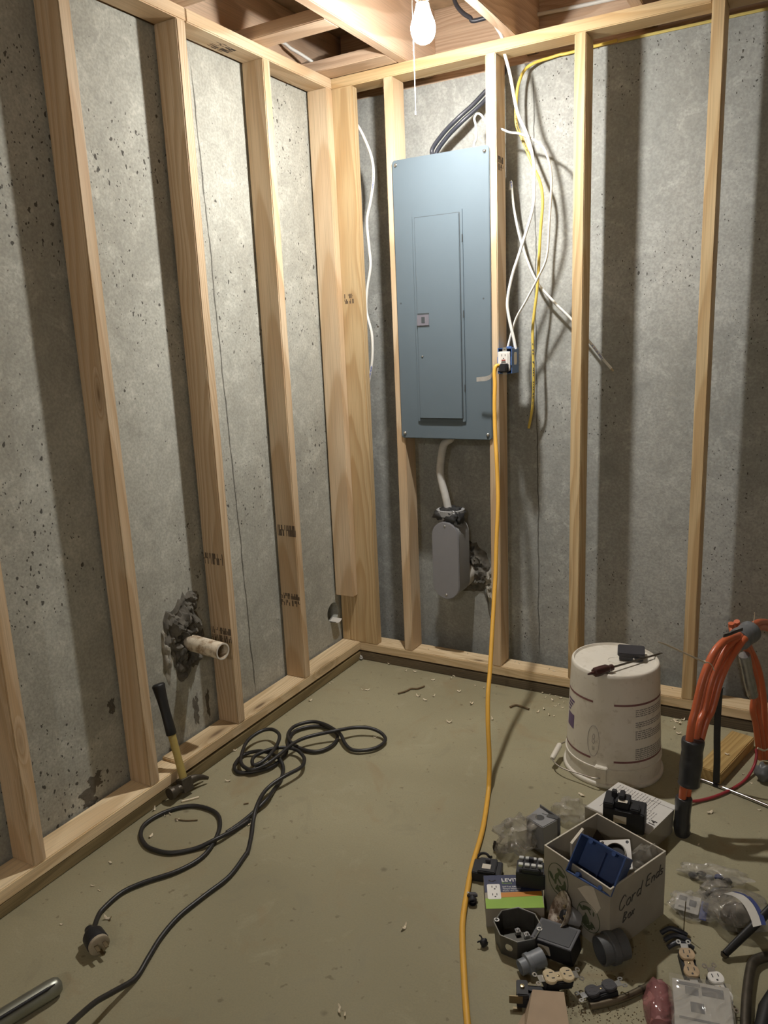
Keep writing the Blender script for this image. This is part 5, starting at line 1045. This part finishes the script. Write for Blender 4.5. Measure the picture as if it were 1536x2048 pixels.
duplex('black duplex receptacle with silver ears beside the bent metal tube', (1.3823, -1.3281, 0), (math.radians(6), math.radians(-8), CA - 1.35), 'kbox')
duplex('white duplex receptacle half under the clear bag of cards', (1.5946, -1.2099, 0), (math.radians(10), 0, CA + .05), 'white_pl')
sw = root('toggle_switch', 'black switch body with a brass screw under the ivory receptacle', 'switch', (1.2508, -1.4, 0), (0, 0, CA - .12))
part('switch_case', MB().bb((-.030, -.020, 0), (.060, .020, .020)).bb((-.030, -.020, .02), (-.006, .02, .034)), 'black_pl', sw, .002)
part('brass_screw', MB().lathe([(.0005, .005), (.0045, .004), (.005, 0)], 12, Matrix.Translation((-.018, .0, .034))), 'brass', sw)
part('terminal_tab', MB().bb((-.046, -.021, .012), (-.018, -.019, .030)), 'brass_d', sw); part('rear_tab', MB().bb((-.038, -.03, .0), (-.02, -.019, .002)), 'brass_d', sw)
# --- conduit fittings
def fitting(name, label, p, d_, prof, mat, cat='pipe fitting'):
    o = single(name, MB().lathe(prof, 32, None), mat, label, cat); dd = Vector(d_).normalized()
    o.matrix_world = Matrix.Translation(p) @ dd.to_track_quat('Z', 'Y').to_matrix().to_4x4(); return o
M['pvc_blue'] = plain('blue_grey_pvc', (.20, .215, .235), .45, var=.05); M['pvc_dark'] = plain('dark_grey_pvc', (.085, .088, .092), .45, var=.08)
fitting('pipe_adapter', 'blue-grey plastic pipe adapter lying in front of the octagon box', (1.2246, -1.3225, 0.0205), (-.62, -.75, -.12), [(.0185, -.030), (.0205, -.03), (.0205, .0), (.0225, .001), (.0225, .010), (.0165, .012), (.0165, .028), (.0135, .028), (.0135, -.028), (.0185, -.030)], 'pvc_blue')
fitting('pipe_coupling', 'wide dark grey plastic pipe coupling in front of the cardboard box', (1.3715, -1.2191, 0.0335), (-.66, -.66, -.05), [(.026, -.035), (.032, -.035), (.032, -.012), (.0355, -.010), (.0355, .004), (.031, .006), (.031, .026), (.027, .026), (.027, -.03), (.026, -.035)], 'pvc_dark')
M['old_metal'] = plain('tarnished_metal', (.20, .165, .115), .38, .7, var=.2)
bt_ = root('metal_tube', 'short bent tarnished metal tube lying in front of the black receptacle', 'tube', (1.4161, -1.3188, 0.008))
part('tube', MB().tube(smoothpath([Vector(p) - Vector((1.4161, -1.3188, 0.008)) for p in [(1.3659, -1.3663, 0.008), (1.3915, -1.3451, 0.008), (1.4247, -1.3116, 0.008), (1.4526, -1.2733, 0.008), (1.4687, -1.2448, 0.008)]], 6), [.0075] * 19 + [.0065] * 6, 14), 'old_metal', bt_, smooth=60)
part('tube_ring', MB().cyl(Vector((1.4494, -1.2778, 0.008)) - Vector((1.4161, -1.3188, 0.008)), Vector((1.4518, -1.2744, 0.008)) - Vector((1.4161, -1.3188, 0.008)), .0085, .0085, 14), 'iron', bt_)
# --- cardboard scrap in the foreground
cq = [Vector(p) for p in ((1.276, -1.5169, 0.03), (1.3571, -1.4758, 0.03), (1.3176, -1.3887, 0.042), (1.258, -1.4117, 0.042))]
cs = root('cardboard_flap', 'plain brown cardboard flap at the bottom edge of the picture', 'cardboard', (1.2957, -1.4296, 0)); co_ = Vector((1.2957, -1.4296, 0))
part('flap', MB().add([p - co_ for p in cq] + [p - co_ - Vector((0, 0, .003)) for p in cq], [(0, 1, 2, 3), (7, 6, 5, 4), (0, 4, 5, 1), (1, 5, 6, 2), (2, 6, 7, 3), (3, 7, 4, 0)]), 'card_brown', cs, smooth=0)
part('fold', MB().add([cq[0] - co_, cq[3] - co_, Vector((1.2438, -1.5079, 0)) - co_, Vector((1.247, -1.4271, 0)) - co_], [(0, 1, 3, 2)]), 'card_brown', cs, smooth=0)
# --- bags of parts at the right
M['label_w'] = plain('white_label', (.50, .48, .44), .6, var=.1); M['label_b'] = plain('blue_label', (.05, .07, .22), .5, var=.15); M['label_g'] = plain('grey_label_print', (.17, .17, .18), .6, var=.2)
b1 = root('plastic_bag', 'small clear bag with a white and blue printed card right of the cardboard box', 'bag', (1.5143, -0.9767, 0), (0, 0, CA - .5))
part('film', crumple((0, 0, .014), (.058, .044, .016), 21, .35), 'bag', b1, smooth=60)
part('card', MB().prism(rrect(-.042, .012, -.024, .030, .003), .014, .0155, Matrix.Rotation(.12, 4, 'X')), 'label_w', b1, smooth=0); part('blue_card', MB().prism(rrect(.014, .030, -.034, .022, .002), .014, .0155, Matrix.Rotation(.12, 4, 'X')), 'label_b', b1, smooth=0)
part('card_print', MB().prism(rrect(-.036, -.018, .008, .022, .002), .0158, .0161, Matrix.Rotation(.12, 4, 'X')).prism(rrect(-.012, .004, -.004, .016, .002), .0158, .0161, Matrix.Rotation(.12, 4, 'X')).prism(rrect(-.034, -.008, -.016, -.010, .001), .0158, .0161, Matrix.Rotation(.12, 4, 'X')), 'label_g', b1, smooth=0)['kind'] = 'stuff'
b2 = root('plastic_bag', 'flattened clear plastic bag of small grey parts on the open floor', 'bag', (1.5426, -0.8368, 0), (0, 0, CA - .35))
part('film', crumple((0, 0, .014), (.080, .030, .018), 25, .4), 'bag', b2, smooth=60)
for k in range(5): part('small_part', MB().blob((-.05 + .02 * k, -.012 + .008 * (k % 2), .010), (.011, .008, .008), 10, 7, .3, k), ('label_g', 'black_pl', 'jb_grey', 'label_b', 'kbox')[k], b2, smooth=50)
b3 = root('plastic_bag', 'clear bag of dark parts between the printed bag and the large bag', 'bag', (1.5545, -0.8996, 0), (0, 0, CA + .3))
part('film', crumple((0, 0, .016), (.040, .026, .018), 29, .45), 'bag_grey', b3, smooth=60)
for k in range(3): part('small_part', MB().blob((-.02 + .02 * k, .004 * (k % 2), .010), (.012, .010, .009), 10, 7, .3, k + 9), ('black_pl', 'label_g', 'kbox')[k], b3, smooth=50)
b4 = root('plastic_bag', 'large clear bag with a white and blue label strip at the right edge', 'bag', (1.6133, -0.9785, 0), (0, 0, CA - .2))
part('film', crumple((0, 0, .04), (.070, .052, .042), 33, .25, 1.6), 'bag_grey', b4, smooth=60)
arc = [( .072 * math.cos(a) * .55 + .012, .02 + .03 * math.cos(a) * .2, .042 + .048 * math.sin(a)) for a in [.0 + k * .26 for k in range(10)]]
lp_ = [Vector(p) for p in [(1.5854, -0.9873, 0.08), (1.61, -0.9882, 0.08), (1.6305, -1.0087, 0.08), (1.6453, -1.0415, 0.08), (1.6534, -1.071, 0.08)]]; bo_ = Vector((1.6133, -0.9785, 0)); ib = Matrix.Rotation(-(CA - .2), 4, 'Z')
L1 = [ib @ (p - bo_) for p in smoothpath(lp_, 4)]
part('label_strip', MB().sheet([[p + Vector((-.008, 0, .0)) for p in L1], [p + Vector((.010, .004, .004)) for p in L1]]), 'label_w', b4, smooth=60); part('blue_strip', MB().sheet([[p + Vector((.0105, .0045, .004)) for p in L1], [p + Vector((.021, .010, .001)) for p in L1]]), 'label_b', b4, smooth=60)
part('parts_inside', MB().blob((0, 0, .026), (.045, .03, .024), 14, 9, .3, 3), 'dark_brown', b4, smooth=60)
b5 = root('plastic_bag', 'shiny bag with a reddish roll inside at the bottom edge', 'bag', (1.4943, -1.3185, 0), (0, 0, CA + 1.25))
part('film', crumple((0, 0, .026), (.062, .032, .027), 41, .2), 'bag_red', b5, smooth=60)
M['pink_roll'] = plain('pink_roll', (.30, .13, .125), .6, var=.15)
part('roll', MB().cyl((-.05, 0, .024), (.05, 0, .024), .018, .018, 20), 'pink_roll', b5)
b6 = root('plastic_bag', 'flat clear bag holding printed white cards at the bottom edge', 'bag', (1.5698, -1.283, 0), (0, 0, CA - .30))
BT = Matrix.Translation((0, 0, .034)) @ Matrix.Rotation(.06, 4, 'X')
part('carton', MB().prism(rrect(-.054, .056, -.070, .050, .002), -.010, 0, BT), 'label_w', b6, .001)
mb = MB()
for x0, x1, y0, y1 in ((-.030, -.004, .014, .034), (.002, .044, .018, .040), (-.022, .004, -.026, -.002), (-.045, .030, -.046, -.040), (-.045, .0, .036, .044)): mb.prism(rrect(x0, x1, y0, y1, .001), .0003, .0005, BT)
part('card_print', mb, 'label_g', b6, smooth=0)['kind'] = 'stuff'
rows = [[(x * .060, y, .0025 + .003 * mnoise.noise((x * 4, y * 50, 1.7))) for x in [(-1 + k * .125) for k in range(17)]] for y in [-.078 + j * .0085 for j in range(17)]]
part('film', MB().sheet(rows), 'bag', b6, smooth=60, mw=BT)
# bits in the shadow of the box
cq_ = root('cable_offcut', 'dark cable offcuts in the shadow to the right of the cardboard box', 'cable', (1.4913, -1.091, 0), (0, 0, CA))
for k in range(3): part('offcut', MB().tube(smoothpath([(-.03, -.03 + .022 * k, .008), (-.008, -.026 + .022 * k, .016), (.012, -.03 + .02 * k, .014), (.026, -.034 + .02 * k, .007)], 4), .0055, 10), 'cable_black', cq_, smooth=60)
single('wire_offcut', MB().tube([(0, 0, .002), (.0, .002, .045), (.001, .004, .09)], .0012, 6), 'brass_d', 'thin bare wire standing up behind the stained receptacle', 'wire', (1.5045, -1.0708, 0))
# black bar and bent rod at the right edge
kb0, kb1 = Vector((1.5952, -1.1002, 0.012)), Vector((1.6931, -0.9837, 0.1))
th_ = root('pry_bar', 'black bar slanting in from the right edge across the large bag', 'tool', kb0)
part('bar', MB().tube([Vector((0, 0, 0)), (kb1 - kb0) * .12, kb1 - kb0], [.0095, .0105, .0135], 12, True, .7), 'grip', th_, smooth=50)
part('metal_tip', MB().tube([(kb1 - kb0) * -.03 + Vector((0, 0, -.004)), Vector((0, 0, 0))], [.006, .0098], 12), 'iron', th_, smooth=50)
br_ = [(1.6688, -1.4727, 0.012), (1.6535, -1.3064, 0.012), (1.6488, -1.2376, 0.012), (1.6472, -1.183, 0.012), (1.6479, -1.1313, 0.012), (1.6514, -1.1005, 0.012), (1.6657, -1.0778, 0.012), (1.6875, -1.0621, 0.012), (1.7403, -1.0405, 0.012), (1.8534, -1.0133, 0.012)]
single('bent_rod', MB().tube(smoothpath(br_, 6), .0105, 14), 'iron', 'thick bent dark metal rod at the lower right corner', 'rod', smooth=60)
single('tool_grip', MB().tube([(1.7067, -1.1693, 0.02), (1.687, -1.2273, 0.02), (1.6797, -1.2954, 0.02)], [.02, .018, .015], 14), 'grip', 'black grip just showing in the lower right corner', 'tool', smooth=60)
# ------------------------------------------------------------------ wood shavings, splinters and dust on the floor
M['shaving'] = plain('fresh_shaving', (.80, .70, .52), .8, var=.12, scale=80)
M['twig'] = plain('dark_splinter', (.17, .115, .06), .85, var=.3, scale=60)
chips = [('left of the bucket', [(0.8245, 0.0014, 0.002), (0.856, -0.0036, 0.002), (0.8813, -0.0086, 0.003), (0.9012, -0.0161, 0.002), (0.8464, -0.0361, 0.002), (0.8786, -0.0448, 0.002), (0.9106, -0.0668, 0.002), (0.9228, -0.0432, 0.002), (0.8721, -0.1288, 0.002), (0.9031, -0.1666, 0.002), (0.9218, -0.1665, 0.002), (0.8595, -0.1607, 0.002), (0.9018, -0.0887, 0.002), (0.9305, -0.089, 0.002), (0.7805, 0.0058, 0.002)]),
         ('in front of the panel', [(0.6029, -0.1923, 0.002), (0.6112, -0.2023, 0.002), (0.7271, -0.2807, 0.002), (0.5631, -0.0468, 0.002), (0.6025, -0.0542, 0.002), (0.3851, -0.0697, 0.002), (0.4464, -0.0268, 0.002), (0.4497, 0.0011, 0.002), (0.5247, -0.1235, 0.002), (0.3963, -0.2246, 0.002), (0.4348, -0.2451, 0.002), (0.4517, -0.1997, 0.002), (0.2427, -0.0362, 0.002), (0.1417, -0.0017, 0.002), (0.594, -0.3667, 0.002), (0.2798, -0.0253, 0.002)]),
         ('near the coiled cord', [(0.013, -0.2718, 0.002), (0.0147, -0.2555, 0.002), (0.0271, -0.4338, 0.002), (0.1646, -0.2652, 0.002), (0.1854, -0.2608, 0.002), (0.4024, -0.5792, 0.002)]),
         ('around the orange cables', [(1.3234, -0.0287, 0.002), (1.3383, -0.038, 0.002), (1.3681, -0.0364, 0.002), (1.3264, -0.0793, 0.002), (1.3453, -0.1153, 0.003), (1.3064, -0.0283, 0.002), (1.3437, -0.0072, 0.002), (1.3216, -0.0173, 0.002), (1.4983, -0.5474, 0.002), (1.4895, -0.715, 0.002), (1.5634, -0.2928, 0.002), (1.5908, -0.3355, 0.002), (1.6198, -0.4759, 0.002), (1.5122, -0.2597, 0.041)]),
         ('beside the left bottom plate', [(0.1088, -1.023, 0.002), (0.3186, -1.1745, 0.002), (0.0039, -0.8622, 0.002), (0.0054, -1.2445, 0.002), (0.0808, -1.4807, 0.002), (0.1123, -1.5675, 0.002), (0.142, -1.5719, 0.002), (0.1546, -1.7, 0.002), (0.2459, -1.636, 0.002), (0.095, -1.3448, 0.002), (0.0609, -1.2546, 0.002), (0.0674, -1.2403, 0.002), (0.11, -1.253, 0.002)]),
         ('on the open floor', [(0.9152, -1.3359, 0.002), (1.1453, -0.6178, 0.002), (0.9194, -1.6084, 0.002), (0.9034, -1.6026, 0.002)])]
protos = []
for k in range(5):
    rnd = random.Random(40 + k); mb = MB(); L_ = rnd.uniform(.007, .013); w_ = rnd.uniform(.0025, .0045); rows = []
    for j in range(5):
        t_ = j / 4; x = (t_ - .5) * L_; zz_ = .0012 + .004 * (t_ - .5) ** 2 * 4 * rnd.uniform(.3, 1); yo_ = rnd.uniform(-.0012, .0012); ww = w_ * (.35 + math.sin(math.pi * (t_ * .8 + .1)) * .7)
        rows.append([(x, yo_ - ww / 2, zz_), (x, yo_, zz_ + .0012), (x, yo_ + ww / 2, zz_)])
    mb.sheet(rows); mb.sheet([[(p[0], p[1], p[2] - .0007) for p in r[::-1]] for r in rows]); protos.append(mb.mesh('wood_shaving', smooth=50))
    protos[-1].materials.append(M['shaving'])
rnd = random.Random(77)
for i, (where, p) in enumerate([(w_, p_) for w_, l_ in chips for p_ in l_]):
    o = bpy.data.objects.new('wood_shaving', protos[i % 5]); COL.objects.link(o); o.location = (p[0], p[1], p[2] - .0018)
    s_ = rnd.uniform(.9, 2.2); o.scale = (s_, s_, s_); o.rotation_euler = (0, 0, rnd.uniform(0, 6.28))
    tag(o, 'small curled pale wood shaving on the concrete ' + where, 'wood shaving', 'wood shavings ' + where)
def stick(label, P, r, mat): return single('wood_splinter', MB().tube(smoothpath(P, 4), r, 6), mat, label, 'splinter', smooth=40)
stick('long dark bark splinter on the floor in front of the back wall corner', [(0.3154, -0.2437, 0.005), (0.334, -0.211, 0.005), (0.3418, -0.1827, 0.005), (0.3656, -0.1721, 0.005), (0.381, -0.1401, 0.005)], .0035, 'twig')
stick('dark splintered chip on the floor left of the bucket', [(0.7542, -0.1711, 0.005), (0.769, -0.1465, 0.005), (0.7982, -0.1511, 0.005), (0.8237, -0.1573, 0.005)], .004, 'twig')
stick('pale flat splinter under the hammer head', [(0.0537, -1.1768, 0.003), (0.0704, -1.1571, 0.003), (0.0867, -1.1344, 0.003)], .0035, 'shaving')
stick('thin brown splinter in front of the hammer', [(0.1007, -1.2537, 0.003), (0.1362, -1.2448, 0.003), (0.1659, -1.2279, 0.003)], .002, 'twig')
stick('small brown splinter beside the coiled cord', [(0.2383, -1.1034, 0.003), (0.2437, -1.098, 0.003), (0.249, -1.0926, 0.003)], .002, 'twig')
pf = single('foil_scrap', crumple((0, 0, .008), (.014, .006, .010), 50, .6), 'label_w', 'crumpled white plastic scrap at the inner corner of the bottom plates', 'scrap', (-0.0004, -0.0003, 0), (0, 0, -.6), smooth=40)
# shavings on the plates, and dirt in front of the heap
for i, p in enumerate(((0.6671, 0.08, 0.0815), (0.6902, 0.0629, 0.0815), (0.7098, 0.0553, 0.0815), (0.7595, 0.0559, 0.0815), (0.8342, 0.0522, 0.0815), (0.8574, 0.0419, 0.0815), (0.3114, 0.045, 0.0815), (0.3573, 0.0472, 0.0815), (1.2932, 0.0669, 0.0815), (0.4815, 0.0664, 0.0815))):
    o = bpy.data.objects.new('wood_shaving', protos[i % 5]); COL.objects.link(o); o.location = (p[0], p[1], p[2] - .001); o.rotation_euler = (0, 0, i * 1.3)
    tag(o, 'small curled pale wood shaving lying on the back bottom plate', 'wood shaving', 'wood shavings on the bottom plate')
rnd = random.Random(3); mb = MB()
base = [(1.3421, -1.3927, 0), (1.4173, -1.3681, 0), (1.363, -1.3547, 0), (1.4507, -1.3379, 0), (1.304, -1.3704, 0), (1.3655, -1.2812, 0), (1.4047, -1.1674, 0), (1.4562, -1.0913, 0)]
for i in range(420):
    b_ = base[rnd.choice((0, 0, 0, 1, 1, 2, 2, 3, 4, 5, 6, 7))]; x = b_[0] + rnd.gauss(0, .032); y = b_[1] + rnd.gauss(0, .026); q = rnd.uniform(.0008, .0026); a = rnd.uniform(0, 6.28)
    mb.add([(x + q * math.cos(a), y + q * math.sin(a), 0), (x + q * math.cos(a + 2), y + q * math.sin(a + 2), 0), (x + q * math.cos(a + 4.1), y + q * math.sin(a + 4.1), 0), (x, y, q * 1.1)], [(0, 1, 3), (1, 2, 3), (2, 0, 3)])
M['dirt'] = plain('brown_dirt', (.17, .12, .065), .95, var=.3)
tag(part('floor_dirt', mb, 'dirt', None, smooth=0), 'brown crumbs of dirt and rust on the floor in front of the heap', 'dirt', None, 'stuff')
